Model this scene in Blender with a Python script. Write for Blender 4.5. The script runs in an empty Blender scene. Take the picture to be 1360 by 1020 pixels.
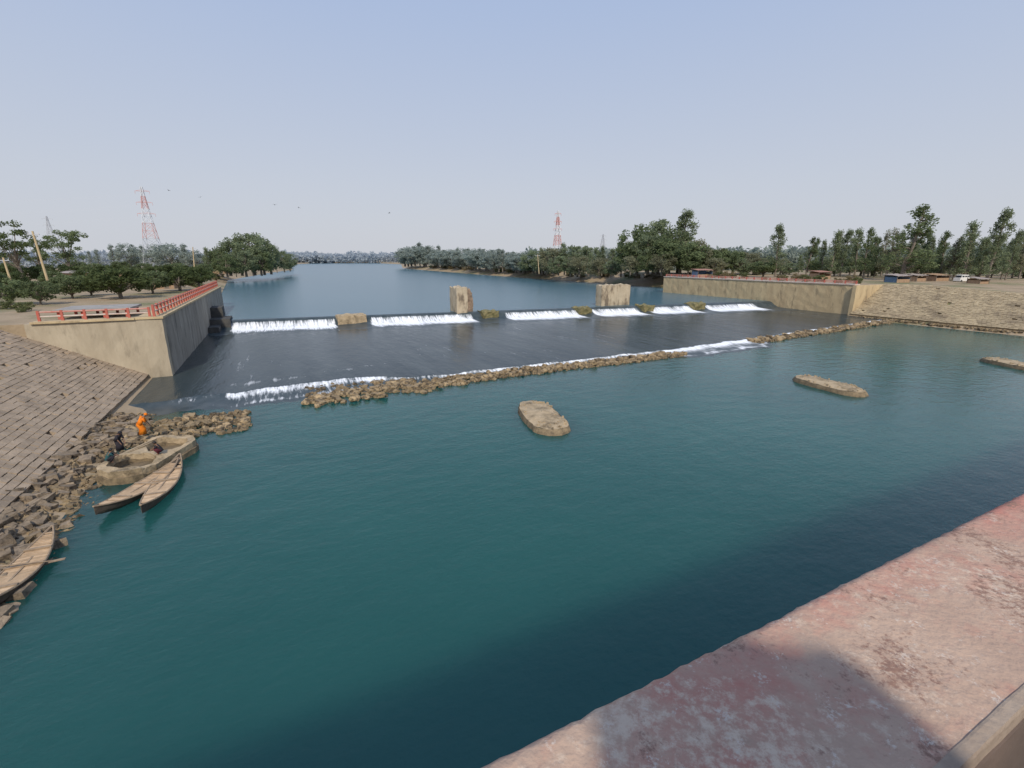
import bpy, bmesh, math, random
from mathutils import Vector, Matrix, noise
random.seed(7)
R=math.radians
H=12.0; F=620.0; PIT=R(14.9); cp,sp=math.cos(PIT),math.sin(PIT)
BE=R(26.4); cb,sb=math.cos(BE),math.sin(BE)
C=bpy.context.scene.collection
def ray(u,v):
    dx=(u-680)/F; dy=-(v-510)/F
    return dx, cp+dy*sp, -sp+dy*cp
def P(u,v,z):
    x,y,q=ray(u,v); t=(z-H)/q
    return Vector((x*t,y*t,z))
def PY(u,v,Y):
    x,y,q=ray(u,v); t=Y/y
    return Vector((x*t,Y,H+q*t))
def SW(s,w,z=0): return Vector((w*cb-s*sb, w*sb+s*cb, z))
def toSW(p): return (-p.x*sb+p.y*cb, p.x*cb+p.y*sb)
def lerp(tab,x):
    if x<=tab[0][0]: return tab[0][1]
    for (a,b),(c,d) in zip(tab,tab[1:]):
        if x<=c: return b+(d-b)*(x-a)/(c-a) if c>a else d
    return tab[-1][1]
rnd=random.uniform
# ------------------------------------------------------------ object helpers
def tag(o,label=None,cat=None,group=None,kind=None):
    if label: o['label']=label
    if cat: o['category']=cat
    if group: o['group']=group
    if kind: o['kind']=kind
    return o
def empty(name,loc=(0,0,0),rz=0,label=None,cat=None,group=None):
    o=bpy.data.objects.new(name,None); C.objects.link(o); o.location=loc; o.rotation_euler=(0,0,rz)
    o.empty_display_size=.2
    return tag(o,label,cat,group)
class MB:
    def __init__(s): s.v=[]; s.f=[]; s.uv=None; s.foam=None
    def add(s,vs,fs):
        n=len(s.v); s.v+= [Vector(v) for v in vs]; s.f+=[tuple(i+n for i in f) for f in fs]
    def box(s,c,d,M=None,top=1.0):
        x,y,z=d[0]/2,d[1]/2,d[2]/2
        vs=[Vector((a*x*(top if k>0 else 1),b*y*(top if k>0 else 1),k*z)) for k in(-1,1) for b in(-1,1) for a in(-1,1)]
        if M is not None: vs=[M@v for v in vs]
        c=Vector(c)
        s.add([v+c for v in vs],[(0,2,3,1),(4,5,7,6),(0,1,5,4),(1,3,7,5),(3,2,6,7),(2,0,4,6)])
    def tube(s,p,q,r0,r1=None,n=6):
        r1=r0 if r1 is None else r1
        p=Vector(p);q=Vector(q); d=(q-p)
        if d.length<1e-6: return
        d.normalize(); a=d.orthogonal().normalized(); b=d.cross(a)
        vs=[]
        for (c,r) in((p,r0),(q,r1)):
            for i in range(n):
                t=2*math.pi*i/n; vs.append(c+a*math.cos(t)*r+b*math.sin(t)*r)
        fs=[(i,(i+1)%n,n+(i+1)%n,n+i) for i in range(n)]+[tuple(range(n-1,-1,-1)),tuple(range(n,2*n))]
        s.add(vs,fs)
    def path(s,pts,rs,n=6):
        for i in range(len(pts)-1): s.tube(pts[i],pts[i+1],rs[i],rs[i+1],n)
    def loft(s,rings,cap=True):
        n=len(rings[0]); vs=[v for r in rings for v in r]; fs=[]
        for k in range(len(rings)-1):
            for i in range(n):
                j=(i+1)%n; fs.append((k*n+i,k*n+j,(k+1)*n+j,(k+1)*n+i))
        if cap: fs+= [tuple(range(n-1,-1,-1)),tuple(range((len(rings)-1)*n,len(rings)*n))]
        s.add(vs,fs)
    def build(s,name,mat,parent=None,loc=None,smooth=False):
        off=Vector(parent.location) if (parent is not None and loc is None) else Vector(loc or (0,0,0))
        m=bpy.data.meshes.new(name); m.from_pydata([tuple(v-off) for v in s.v],[],s.f)
        m.materials.append(mat)
        if smooth: m.polygons.foreach_set('use_smooth',[True]*len(m.polygons))
        o=bpy.data.objects.new(name,m); C.objects.link(o)
        if parent is not None: o.parent=parent
        else: o.location=off
        return o
ZERO=(0,0,0)
def dup(root,loc,rz,scale=1.0,label=None,group=None,cat=None,name=None):
    r=root.copy(); C.objects.link(r); r.location=loc; r.rotation_euler=(0,0,rz)
    r.scale=scale if hasattr(scale,'__len__') else (scale,)*3
    if label: r['label']=label
    if group: r['group']=group
    if cat: r['category']=cat
    for ch in list(root.children):
        c=ch.copy(); C.objects.link(c); c.parent=r
        for g in ch.children:
            d=g.copy(); C.objects.link(d); d.parent=c
    return r
# ------------------------------------------------------------ materials
def lnk(nt,a,b): nt.links.new(a,b)
def mat(name,c1,c2=None,scale=2.0,rough=.85,bump=.3,bscale=12,island=0.0,spec=.3,c3=None,s3=.5,t3=(.5,.6),lo=.35,hi=.65,stretch=(1,1,1),dist=.05,metal=0):
    m=bpy.data.materials.new(name); m.use_nodes=True; nt=m.node_tree; N=nt.nodes
    b=N['Principled BSDF']; b.inputs['Roughness'].default_value=rough
    b.inputs['Specular IOR Level'].default_value=spec; b.inputs['Metallic'].default_value=metal
    tc=N.new('ShaderNodeTexCoord'); mp=N.new('ShaderNodeMapping'); mp.inputs['Scale'].default_value=stretch
    lnk(nt,tc.outputs['Object'],mp.inputs['Vector'])
    col=None
    c2=c2 or tuple(x*.75 for x in c1)
    n=N.new('ShaderNodeTexNoise'); n.inputs['Scale'].default_value=scale; n.inputs['Detail'].default_value=7; n.inputs['Roughness'].default_value=.65
    lnk(nt,mp.outputs[0],n.inputs['Vector'])
    r=N.new('ShaderNodeValToRGB'); r.color_ramp.elements[0].position=lo; r.color_ramp.elements[1].position=hi
    r.color_ramp.elements[0].color=(*c1,1); r.color_ramp.elements[1].color=(*c2,1)
    lnk(nt,n.outputs['Fac'],r.inputs[0]); col=r.outputs[0]
    if c3:
        n3=N.new('ShaderNodeTexNoise'); n3.inputs['Scale'].default_value=s3; n3.inputs['Detail'].default_value=8; n3.inputs['Roughness'].default_value=.7
        lnk(nt,mp.outputs[0] if stretch!=(1,1,1) else tc.outputs['Object'],n3.inputs['Vector'])
        mr=N.new('ShaderNodeMapRange'); mr.inputs[1].default_value=t3[0]; mr.inputs[2].default_value=t3[1]; lnk(nt,n3.outputs['Fac'],mr.inputs[0])
        mx=N.new('ShaderNodeMix'); mx.data_type='RGBA'; lnk(nt,mr.outputs[0],mx.inputs[0]); lnk(nt,col,mx.inputs[6]); mx.inputs[7].default_value=(*c3,1); col=mx.outputs[2]
    if island>0:
        g=N.new('ShaderNodeNewGeometry'); oi=N.new('ShaderNodeObjectInfo')
        ad=N.new('ShaderNodeMath'); ad.operation='ADD'; lnk(nt,g.outputs['Random Per Island'],ad.inputs[0]); lnk(nt,oi.outputs['Random'],ad.inputs[1])
        mr=N.new('ShaderNodeMapRange'); mr.inputs[1].default_value=0; mr.inputs[2].default_value=2; mr.inputs[3].default_value=1-island; mr.inputs[4].default_value=1+island
        lnk(nt,ad.outputs[0],mr.inputs[0])
        hs=N.new('ShaderNodeHueSaturation'); lnk(nt,mr.outputs[0],hs.inputs['Value']); lnk(nt,col,hs.inputs['Color']); col=hs.outputs[0]
    lnk(nt,col,b.inputs['Base Color'])
    if bump>0:
        n2=N.new('ShaderNodeTexNoise'); n2.inputs['Scale'].default_value=bscale; n2.inputs['Detail'].default_value=6; lnk(nt,mp.outputs[0],n2.inputs['Vector'])
        bp=N.new('ShaderNodeBump'); bp.inputs['Strength'].default_value=bump; bp.inputs['Distance'].default_value=dist; lnk(nt,n2.outputs['Fac'],bp.inputs['Height']); lnk(nt,bp.outputs[0],b.inputs['Normal'])
    return m
def water(name,c1,c2,scale,layers,rough=.06,spec=.5,foam=False,fth=(.85,1.1),fscale=(1.5,3.0),cstretch=(1,1,1),white=(.84,.86,.88),sss=0):
    m=bpy.data.materials.new(name); m.use_nodes=True; nt=m.node_tree; N=nt.nodes
    b=N['Principled BSDF']; b.inputs['Roughness'].default_value=rough; b.inputs['IOR'].default_value=1.33
    b.inputs['Specular IOR Level'].default_value=spec
    if sss>0:
        b.subsurface_method='BURLEY'; b.inputs['Subsurface Weight'].default_value=1; b.inputs['Subsurface Radius'].default_value=(1,1,1); b.inputs['Subsurface Scale'].default_value=sss
    tc=N.new('ShaderNodeTexCoord')
    mp=N.new('ShaderNodeMapping'); mp.inputs['Rotation'].default_value=(0,0,-BE); lnk(nt,tc.outputs['Object'],mp.inputs['Vector'])
    mc=N.new('ShaderNodeMapping'); mc.inputs['Scale'].default_value=cstretch; lnk(nt,mp.outputs[0],mc.inputs['Vector'])
    n=N.new('ShaderNodeTexNoise'); n.inputs['Scale'].default_value=scale; n.inputs['Detail'].default_value=5; lnk(nt,mc.outputs[0],n.inputs['Vector'])
    r=N.new('ShaderNodeValToRGB'); r.color_ramp.elements[0].position=.35; r.color_ramp.elements[1].position=.68
    r.color_ramp.elements[0].color=(*c1,1); r.color_ramp.elements[1].color=(*c2,1); lnk(nt,n.outputs['Fac'],r.inputs[0]); col=r.outputs[0]
    nrm=None
    for (sc,st,ds,stv) in layers:
        ms=N.new('ShaderNodeMapping'); ms.inputs['Scale'].default_value=stv; lnk(nt,mp.outputs[0],ms.inputs['Vector'])
        k=N.new('ShaderNodeTexNoise'); k.inputs['Scale'].default_value=sc; k.inputs['Detail'].default_value=3; lnk(nt,ms.outputs[0],k.inputs['Vector'])
        bp=N.new('ShaderNodeBump'); bp.inputs['Strength'].default_value=st; bp.inputs['Distance'].default_value=ds
        lnk(nt,k.outputs['Fac'],bp.inputs['Height'])
        if nrm: lnk(nt,nrm,bp.inputs['Normal'])
        nrm=bp.outputs[0]
    lnk(nt,nrm,b.inputs['Normal'])
    if foam:
        uv=N.new('ShaderNodeUVMap'); uv.uv_map='UVMap'
        ms=N.new('ShaderNodeMapping'); ms.inputs['Scale'].default_value=(fscale[0],fscale[1],1); lnk(nt,uv.outputs[0],ms.inputs['Vector'])
        k=N.new('ShaderNodeTexNoise'); k.inputs['Scale'].default_value=1; k.inputs['Detail'].default_value=8; k.inputs['Roughness'].default_value=.7; lnk(nt,ms.outputs[0],k.inputs['Vector'])
        at=N.new('ShaderNodeAttribute'); at.attribute_name='foam'
        ad=N.new('ShaderNodeMath'); ad.operation='ADD'; lnk(nt,k.outputs['Fac'],ad.inputs[0]); lnk(nt,at.outputs['Fac'],ad.inputs[1])
        mr=N.new('ShaderNodeMapRange'); mr.inputs[1].default_value=fth[0]; mr.inputs[2].default_value=fth[1]; lnk(nt,ad.outputs[0],mr.inputs[0])
        mx=N.new('ShaderNodeMix'); mx.data_type='RGBA'; lnk(nt,mr.outputs[0],mx.inputs[0]); lnk(nt,col,mx.inputs[6]); mx.inputs[7].default_value=(*white,1); col=mx.outputs[2]
        m2=N.new('ShaderNodeMapRange'); m2.inputs[3].default_value=rough; m2.inputs[4].default_value=.9; lnk(nt,mr.outputs[0],m2.inputs[0]); lnk(nt,m2.outputs[0],b.inputs['Roughness'])
    lnk(nt,col,b.inputs['Base Color'])
    return m
def foliage(name,c,dark=.65,island=.28,sc=.5,tr=.5):
    m=mat(name,c,tuple(x*dark for x in c),scale=sc,rough=.8,bump=0,island=island,spec=.15,lo=.42,hi=.64)
    nt=m.node_tree; N=nt.nodes; b=N['Principled BSDF']; out=N['Material Output']
    t=N.new('ShaderNodeBsdfTranslucent'); lnk(nt,b.inputs['Base Color'].links[0].from_socket,t.inputs['Color'])
    ms=N.new('ShaderNodeMixShader'); ms.inputs[0].default_value=tr; lnk(nt,b.outputs[0],ms.inputs[1]); lnk(nt,t.outputs[0],ms.inputs[2]); lnk(nt,ms.outputs[0],out.inputs['Surface'])
    return m
M={}
M['earth']=mat('earth',(.38,.29,.19),(.27,.205,.13),scale=.15,c3=(.17,.165,.08),s3=.06,t3=(.50,.62),bump=.5,bscale=2,dist=.2)
M['concrete']=mat('weathered_concrete',(.47,.40,.29),(.35,.29,.205),scale=.5,c3=(.20,.165,.12),s3=.8,t3=(.54,.74),bump=.5,bscale=6,stretch=(1,1,.3))
M['concrete_dark']=mat('stained_concrete',(.37,.335,.275),(.26,.23,.185),scale=.7,c3=(.13,.115,.095),s3=.9,t3=(.52,.68),bump=.5,bscale=6,stretch=(1,1,.22))
M['concrete_light']=mat('pale_concrete',(.56,.44,.26),(.45,.34,.20),scale=.6,c3=(.22,.17,.11),s3=.7,t3=(.54,.70),bump=.5,bscale=5,stretch=(1,1,.3))
M['pierc']=mat('stained_pier_concrete',(.50,.42,.30),(.38,.30,.20),scale=.8,c3=(.16,.125,.09),s3=.75,t3=(.50,.64),bump=.6,bscale=5,dist=.08,stretch=(1,1,.45))
M['slab']=mat('grey_slab',(.36,.34,.31),(.25,.235,.22),scale=1,bump=.3)
M['stonepitch']=mat('pitching_stone',(.43,.33,.23),(.31,.24,.17),scale=.9,island=.25,bump=.5,bscale=9,c3=(.24,.19,.14),s3=.3,t3=(.54,.68))
M['stonepitch2']=mat('tan_pitching_stone',(.40,.32,.20),(.29,.225,.14),scale=.9,island=.28,bump=.5,bscale=9,c3=(.20,.155,.10),s3=.2,t3=(.52,.66))
M['rock']=mat('river_rock',(.34,.25,.14),(.19,.14,.085),scale=1.5,island=.45,bump=.6,bscale=7,c3=(.075,.06,.042),s3=1.3,t3=(.50,.60))
M['block']=mat('bank_rock',(.30,.23,.155),(.16,.125,.09),scale=1.5,island=.4,bump=.6,bscale=8,c3=(.09,.07,.05),s3=1.0,t3=(.54,.64))
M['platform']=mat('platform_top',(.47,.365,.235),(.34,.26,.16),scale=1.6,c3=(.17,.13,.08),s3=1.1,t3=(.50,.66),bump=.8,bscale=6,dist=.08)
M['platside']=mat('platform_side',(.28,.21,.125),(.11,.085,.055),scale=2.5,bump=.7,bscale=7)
M['moss']=mat('mossy_stone',(.24,.20,.10),(.12,.115,.05),scale=1.5,bump=.8,bscale=5,dist=.1)
M['core']=mat('crumbling_core',(.33,.235,.165),(.17,.125,.09),scale=1.6,bump=.9,bscale=4,dist=.15)
M['red']=mat('red_paint',(.48,.10,.07),(.40,.15,.11),scale=2,bump=.1,rough=.7)
M['fadedred']=mat('faded_red_paint',(.50,.17,.13),(.55,.36,.30),scale=1.2,bump=.1,rough=.8)
M['white']=mat('white_paint',(.72,.70,.66),(.6,.58,.54),scale=3,bump=.1,rough=.6)
M['pale']=mat('pale_rail_paint',(.60,.54,.47),(.50,.36,.30),scale=1.2,bump=.1,rough=.8)
M['pred']=mat('pylon_red_paint',(.58,.31,.29),(.54,.30,.28),scale=3,bump=0,rough=.7)  # red paint with aerial haze mixed into its colour
M['pwhite']=mat('pylon_white_paint',(.68,.70,.73),(.64,.66,.69),scale=3,bump=0,rough=.7)  # white paint, greyed blue to carry the same painted haze
M['grey_metal']=mat('grey_metal',(.48,.50,.54),(.42,.44,.48),bump=0,rough=.6)
M['bark']=mat('bark',(.24,.20,.16),(.16,.135,.11),scale=5,bump=.5)
M['wood']=mat('boat_plank',(.60,.43,.27),(.43,.30,.185),scale=3,island=.3,bump=.3,bscale=14)
M['hull']=mat('boat_hull',(.07,.055,.045),(.12,.095,.07),scale=3,bump=.3)
M['gun']=mat('gunwale_wood',(.36,.27,.18),(.23,.17,.12),scale=4,bump=.3)
M['rubber']=mat('dark_dam',(.05,.05,.05),(.09,.085,.075),scale=1,bump=.4,bscale=4)
M['skin']=mat('skin',(.22,.12,.075),(.2,.11,.07),bump=0,rough=.55)
M['hair']=mat('hair',(.012,.01,.009),(.02,.017,.015),bump=.2,rough=.5)
M['orange']=mat('orange_cloth',(.85,.25,.015),(.72,.17,.01),scale=6,bump=.3,bscale=9)
M['black']=mat('black_cloth',(.02,.02,.025),(.035,.03,.04),bump=.3)
M['teal']=mat('teal_cloth',(.03,.10,.10),(.02,.06,.07),bump=.3)
M['maroon']=mat('maroon_cloth',(.11,.02,.03),(.08,.02,.03),bump=.3)
M['denim']=mat('denim',(.04,.06,.11),(.03,.045,.08),bump=.2)
M['tin']=mat('tin_roof',(.38,.35,.33),(.27,.20,.16),scale=1.2,bump=.2)
M['rusty']=mat('rust_roof',(.36,.19,.14),(.28,.15,.11),scale=1.2,bump=.2)
M['tarp']=mat('blue_tarp',(.14,.22,.33),(.12,.18,.27),scale=2,bump=.4)
M['mud']=mat('mud_wall',(.40,.27,.17),(.3,.2,.13),scale=2,bump=.3)
M['silt']=mat('silt_floor',(.20,.15,.095),(.12,.095,.06),scale=2,bump=.5)
M['glass']=mat('dark_glass',(.03,.04,.05),(.03,.04,.05),bump=0,rough=.1)
M['tyre']=mat('tyre',(.02,.02,.02),(.03,.03,.03),bump=.1)
M['parapet']=mat('parapet_concrete',(.49,.35,.26),(.40,.275,.205),scale=4.5,rough=.92,bump=.9,bscale=60,dist=.006,c3=(.45,.17,.13),s3=2.2,t3=(.44,.66))
M['parapet_pale']=mat('parapet_edge_plaster',(.38,.30,.23),(.28,.215,.165),scale=12,bump=.8,bscale=70,dist=.005)
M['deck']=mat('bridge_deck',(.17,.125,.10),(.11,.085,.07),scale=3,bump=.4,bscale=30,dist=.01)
nt=M['parapet'].node_tree; N=nt.nodes; b=N['Principled BSDF']; src=b.inputs['Base Color'].links[0].from_socket
tcx=[n for n in N if n.type=='TEX_COORD'][0]
def speck(src,s1,s2,lo,hi,col):
    vn=N.new('ShaderNodeTexNoise'); vn.inputs['Scale'].default_value=s1; vn.inputs['Detail'].default_value=9; vn.inputs['Roughness'].default_value=.75
    v2=N.new('ShaderNodeTexNoise'); v2.inputs['Scale'].default_value=s2; v2.inputs['Detail'].default_value=6
    lnk(nt,tcx.outputs['Object'],vn.inputs['Vector']); lnk(nt,tcx.outputs['Object'],v2.inputs['Vector'])
    mm=N.new('ShaderNodeMath'); mm.operation='MULTIPLY'; lnk(nt,vn.outputs['Fac'],mm.inputs[0]); lnk(nt,v2.outputs['Fac'],mm.inputs[1])
    mr=N.new('ShaderNodeMapRange'); mr.inputs[1].default_value=lo; mr.inputs[2].default_value=hi; lnk(nt,mm.outputs[0],mr.inputs[0])
    mx=N.new('ShaderNodeMix'); mx.data_type='RGBA'; lnk(nt,mr.outputs[0],mx.inputs[0]); lnk(nt,src,mx.inputs[6]); mx.inputs[7].default_value=(*col,1)
    return mx.outputs[2]
src=speck(src,45,3.5,.30,.40,(.57,.45,.345)); src=speck(src,70,6.0,.30,.37,(.26,.155,.115)); src=speck(src,150,20,.32,.39,(.57,.48,.40))
lnk(nt,src,b.inputs['Base Color'])

M['pool']=water('pool_water',(.013,.072,.067),(.019,.096,.086),.035,[(.5,.4,.16,(1,1.6,1)),(2.6,.45,.045,(1,1.5,1)),(9,.35,.010,(1,1.3,1))],rough=.16,sss=7.0)
M['river']=water('river_water',(.06,.13,.165),(.07,.145,.18),.02,[(.35,.35,.18,(1,1.4,1)),(2.2,.4,.05,(1,1.2,1))],rough=.24)
M['apron']=water('apron_water',(.020,.032,.036),(.046,.060,.062),.35,[(.8,.7,.12,(1,.3,1)),(4,.7,.04,(1,.35,1))],rough=.2,spec=.22,foam=True,fscale=(1.3,.16),cstretch=(1,.15,1),fth=(.78,1.1))
M['fall']=water('falling_water',(.035,.05,.055),(.07,.085,.09),.8,[(3,.3,.04,(1,.4,1)),(9,.3,.02,(1,.6,1))],rough=.3,spec=.3,foam=True,fscale=(3.6,.40),fth=(.74,.98))
# ------------------------------------------------------------ world, sun, camera
w=bpy.data.worlds.new('World'); bpy.context.scene.world=w; w.use_nodes=True; nt=w.node_tree; N=nt.nodes
SE=R(44); SV=Vector((.09,-.996,0)).normalized()*math.cos(SE)+Vector((0,0,math.sin(SE)))
sky=N.new('ShaderNodeTexSky'); sky.sky_type='NISHITA'; sky.sun_disc=False; sky.sun_elevation=SE; sky.sun_rotation=math.pi-.09
sky.dust_density=3.0; sky.air_density=1.2; sky.ozone_density=1.5
bg=N['Background']; bg.inputs[1].default_value=.11
tc=N.new('ShaderNodeTexCoord'); sx=N.new('ShaderNodeSeparateXYZ'); lnk(nt,tc.outputs['Generated'],sx.inputs[0])
mr=N.new('ShaderNodeMapRange'); mr.inputs[1].default_value=-.02; mr.inputs[2].default_value=.75; mr.inputs[3].default_value=1; mr.inputs[4].default_value=0; lnk(nt,sx.outputs[2],mr.inputs[0])
cr=N.new('ShaderNodeValToRGB'); e=cr.color_ramp.elements
e[0].position=0; e[0].color=(.31,.43,.70,1); e[1].position=1; e[1].color=(.575,.59,.63,1)
k=e.new(.45); k.color=(.39,.48,.67,1); k=e.new(.8); k.color=(.52,.56,.645,1)
lnk(nt,mr.outputs[0],cr.inputs[0])
sc=N.new('ShaderNodeVectorMath'); sc.operation='SCALE'; sc.inputs['Scale'].default_value=10; lnk(nt,cr.outputs[0],sc.inputs[0])
mx=N.new('ShaderNodeMix'); mx.data_type='RGBA'; mx.inputs[0].default_value=.92; lnk(nt,sky.outputs[0],mx.inputs[6]); lnk(nt,sc.outputs[0],mx.inputs[7]); lnk(nt,mx.outputs[2],bg.inputs[0])
sl=bpy.data.lights.new('sun','SUN'); sl.energy=3.3; sl.angle=R(3); sl.color=(1,.915,.79)
so=bpy.data.objects.new('sun',sl); C.objects.link(so); so.rotation_euler=SV.to_track_quat('Z','Y').to_euler()
cd=bpy.data.cameras.new('camera'); co=bpy.data.objects.new('camera',cd); C.objects.link(co); co.location=(0,0,H); co.rotation_euler=(math.pi/2-PIT,0,0)
cd.sensor_width=36; cd.lens=36*F/1360; cd.clip_start=.05; cd.clip_end=12000; bpy.context.scene.camera=co
vs=bpy.context.scene.view_settings; vs.view_transform='Standard'; vs.look='None'; vs.exposure=0
# ------------------------------------------------------------ ground
ZL,ZR,ZU=6.3,6.7,1.9
def zr_top(s): return lerp([(20,5.0),(50,ZR)],s)
WL=[(-80,-12.8),(57.9,-12.8),(58.2,-12.3),(120,-12.3),(124,-13),(283,-22),(420,-5),(554,18),(800,22),(1207,40),(1600,120)]
WR=[(-80,110.5),(58.6,110.5),(59.2,112.5),(115,112.5),(118,118),(132,130),(296,130),(580,141),(1100,263),(1600,300)]
ss=[-80,-40,0]+[i for i in range(6,56,4)]+[57.9,58.3,58.7,59.3,66,75,85,95,105,114,116,119.7,120.6,124,128,132,140,155,175,200,240,283,330,380,420,480,554,620,700,800,950,1100,1207,1400,1600,1620,2500,5000,9000]
g=MB(); rows=[]
for s in ss:
    wl=lerp(WL,s); wr=lerp(WR,s); zw=0 if s<59 else (.3 if s<90 else ZU)
    up=s>120
    hl=ZL if s<150 else lerp([(150,6.3),(300,5.2),(900,4.2)],s); hr=zr_top(s) if s<150 else lerp([(150,ZR),(300,5.0),(900,4.2)],s)
    bed=-2 if s<1610 else 5
    r=[]
    for d in (-7000,-2500,-900,-400,-220,-130,-85,-60,-42,-30,-21,-15): r.append((wl+d,hl))
    if 58.1<s<120.2: r+=[(wl-.1,hl),(wl,hl),(wl+.02,bed),(wl+1,bed),(wl+6,bed)]
    elif not up: r+=[(wl-10.5,hl),(wl-5.25,(hl+.5)/2),(wl,.5),(wl+2.9,-.12),(wl+7,bed)]
    else: r+=[(wl-13,hl),(wl-7,zw+2.6),(wl-2,zw+.7),(wl+1.5,zw-.3),(wl+9,bed)]
    r+=[((wl+wr)/2,bed)]
    if 59<s<115.2: r+=[(wr-6,bed),(wr-1,bed),(wr-.02,bed),(wr,hr),(wr+.1,hr)]
    elif not up: r+=[(wr-7,bed),(wr-3,-.12),(wr,.5),(wr+5.5,(hr+.5)/2),(wr+11,hr)]
    else: r+=[(wr-9,bed),(wr-1.5,zw-.3),(wr+2,zw+.7),(wr+7,zw+2),(wr+13,hr)]
    for d in (15,21,30,42,60,85,130,220,400,900,2500,7000): r.append((wr+d,hr))
    rows.append([(s,a,b) for a,b in r])
n=len(rows[0])
for r in rows:
    for j,(s,a,z) in enumerate(r):
        z2=z
        if (j<10 or j>n-11) and abs(a)<500: z2=z+noise.noise(Vector((s*.05,a*.05,0)))*.35
        g.v.append(SW(s,a,z2))
for i in range(len(rows)-1):
    for j in range(n-1): g.f.append((i*n+j,i*n+j+1,(i+1)*n+j+1,(i+1)*n+j))
tag(g.build('ground',M['earth'],smooth=False),'dry brown earth and scrub of the river banks','ground',kind='structure')
# ------------------------------------------------------------ water sheets
def crestS(w): return 94.5-.136*(w+7.1)
SILL=[(-14,47),(-10,47.5),(7,49),(12,46),(47,46),(65,47.5),(104,51),(114,52)]
def sheet(name,rowsf,m,label,foam=None,nw=200,kind='structure',cat='water',w0=-13,w1=113,smooth=True):
    mb=MB(); nr=len(rowsf(w0)); fo=[]; uv=[]
    for i in range(nw+1):
        w=w0+(w1-w0)*i/nw
        for (s,z,f,vv) in rowsf(w):
            mb.v.append(SW(s,w,z)); fo.append(f); uv.append((w,vv))
    for i in range(nw):
        for j in range(nr-1): mb.f.append((i*nr+j,i*nr+j+1,(i+1)*nr+j+1,(i+1)*nr+j))
    o=mb.build(name,m,smooth=smooth); me=o.data
    if foam:
        at=me.attributes.new('foam','FLOAT','POINT'); at.data.foreach_set('value',fo)
        ul=me.uv_layers.new(name='UVMap')
        for lp in me.loops: ul.data[lp.index].uv=uv[lp.vertex_index]
    bm=bmesh.new(); bm.from_mesh(me); bmesh.ops.recalc_face_normals(bm,faces=bm.faces)
    if sum(f.normal.z for f in bm.faces)<0: bmesh.ops.reverse_faces(bm,faces=bm.faces)
    bm.to_mesh(me); bm.free()
    return tag(o,label,cat,kind=kind)
mb=MB(); mb.add([SW(-90,-20,0),SW(-90,125,0),SW(60,125,0),SW(60,-20,0)],[(0,1,2,3)])
tag(mb.build('water',M['pool']),'deep teal pool below the weir','water',kind='structure')
mb=MB(); mb.add([SW(crestS(-14)+.25,-14,ZU),SW(crestS(117)+.25,117,ZU),SW(140,180,ZU),SW(1615,600,ZU),SW(1615,-200,ZU),SW(122,-60,ZU)],[(0,1,2,3,4,5)])
tag(mb.build('river',M['river']),'smooth blue river above the weir','river',kind='structure')
def crest_w(u):
    lo,hi=-20,130
    for _ in range(40):
        m_=(lo+hi)/2; q=SW(crestS(m_),m_,1.6); dep=q.y*cp+(H-q.z)*sp
        if 680+F*q.x/dep<u: lo=m_
        else: hi=m_
    return (lo+hi)/2
bays=[(305,446),(487,624),(664,762),(779,842),(852,912),(928,998)]
bw=[(crest_w(a),crest_w(b)) for a,b in bays]
def inbay(w):
    d=max(min(w-a,b-w) for a,b in bw)
    return max(0,min(1,d/.7+.2))
def fallrow(w):
    s0=crestS(w)+.3; f=inbay(w); j=noise.noise(Vector((w*.6,3,0)))*.5+noise.noise(Vector((w*2.3,9,0)))*.2
    g_=noise.noise(Vector((w*.25,3,8)))*.10+noise.noise(Vector((w*1.1,3,8)))*.06
    return [(s0,ZU+.004,0,0),(s0-.5,ZU-.03,.0,.5),(s0-1.1,ZU-.18,.06*f,.9),(s0-1.5,ZU-.45,(.34+g_)*f,1.4),(s0-2.1-j,ZU-.85,(.42+g_)*f,2.0),(s0-2.9-j,ZU-1.2,(.46+g_)*f,2.8),(s0-4.0-j,.58,(.56+g_)*f,3.7),(s0-5.4-1.4*j,.54,(.46+g_)*f,4.6),(s0-7.4-2.4*j,.525,(.26+g_)*f,6),(s0-9.2-2.4*j,.47,.0,7)]
sheet('waterfall',fallrow,M['fall'],'white water pouring over the weir crest in six bays',foam=True,nw=620)
def apronrow(w):
    s0=crestS(w)-2.6; s1=lerp(SILL,w)+noise.noise(Vector((w*.35,0,5)))*.7+noise.noise(Vector((w*1.5,0,5)))*.3; f=inbay(w)
    out=[]; K=30
    for k in range(K+1):
        t=k/K; s=s0+(s1-s0)*t; z=.50-.15*t+noise.noise(Vector((w*.25,s*.25,0)))*.01
        fm=max(0,.34*f*(1-max(0,t-.09)*6)) + (.16 if t>.985 else 0)
        fm=max(fm, .10+.20*noise.noise(Vector((w*.12,s*.06,2))) if t>.1 else fm)
        if -6<w<12:
            q=math.exp(-((s-51.5-.25*w)/.7)**2); fm=max(fm,.36*q)
        out.append((s,z,fm,s*1.0))
    return out
sheet('apron_water',apronrow,M['apron'],'shallow dark water sliding over the weir apron',foam=True,nw=260)
def cfo(w):
    if w<-9: return .1
    if w<-5: return .20+.2*noise.noise(Vector((w*.7,1,1)))
    if w<9: return .42+.16*noise.noise(Vector((w*.45,1,1)))
    if w<14: return .30
    if w<44: return .40+.25*noise.noise(Vector((w*.4,1,1)))
    if w<66: return .50+.08*noise.noise(Vector((w*.4,1,1)))
    return .36+.25*noise.noise(Vector((w*.3,1,1)))
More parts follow.
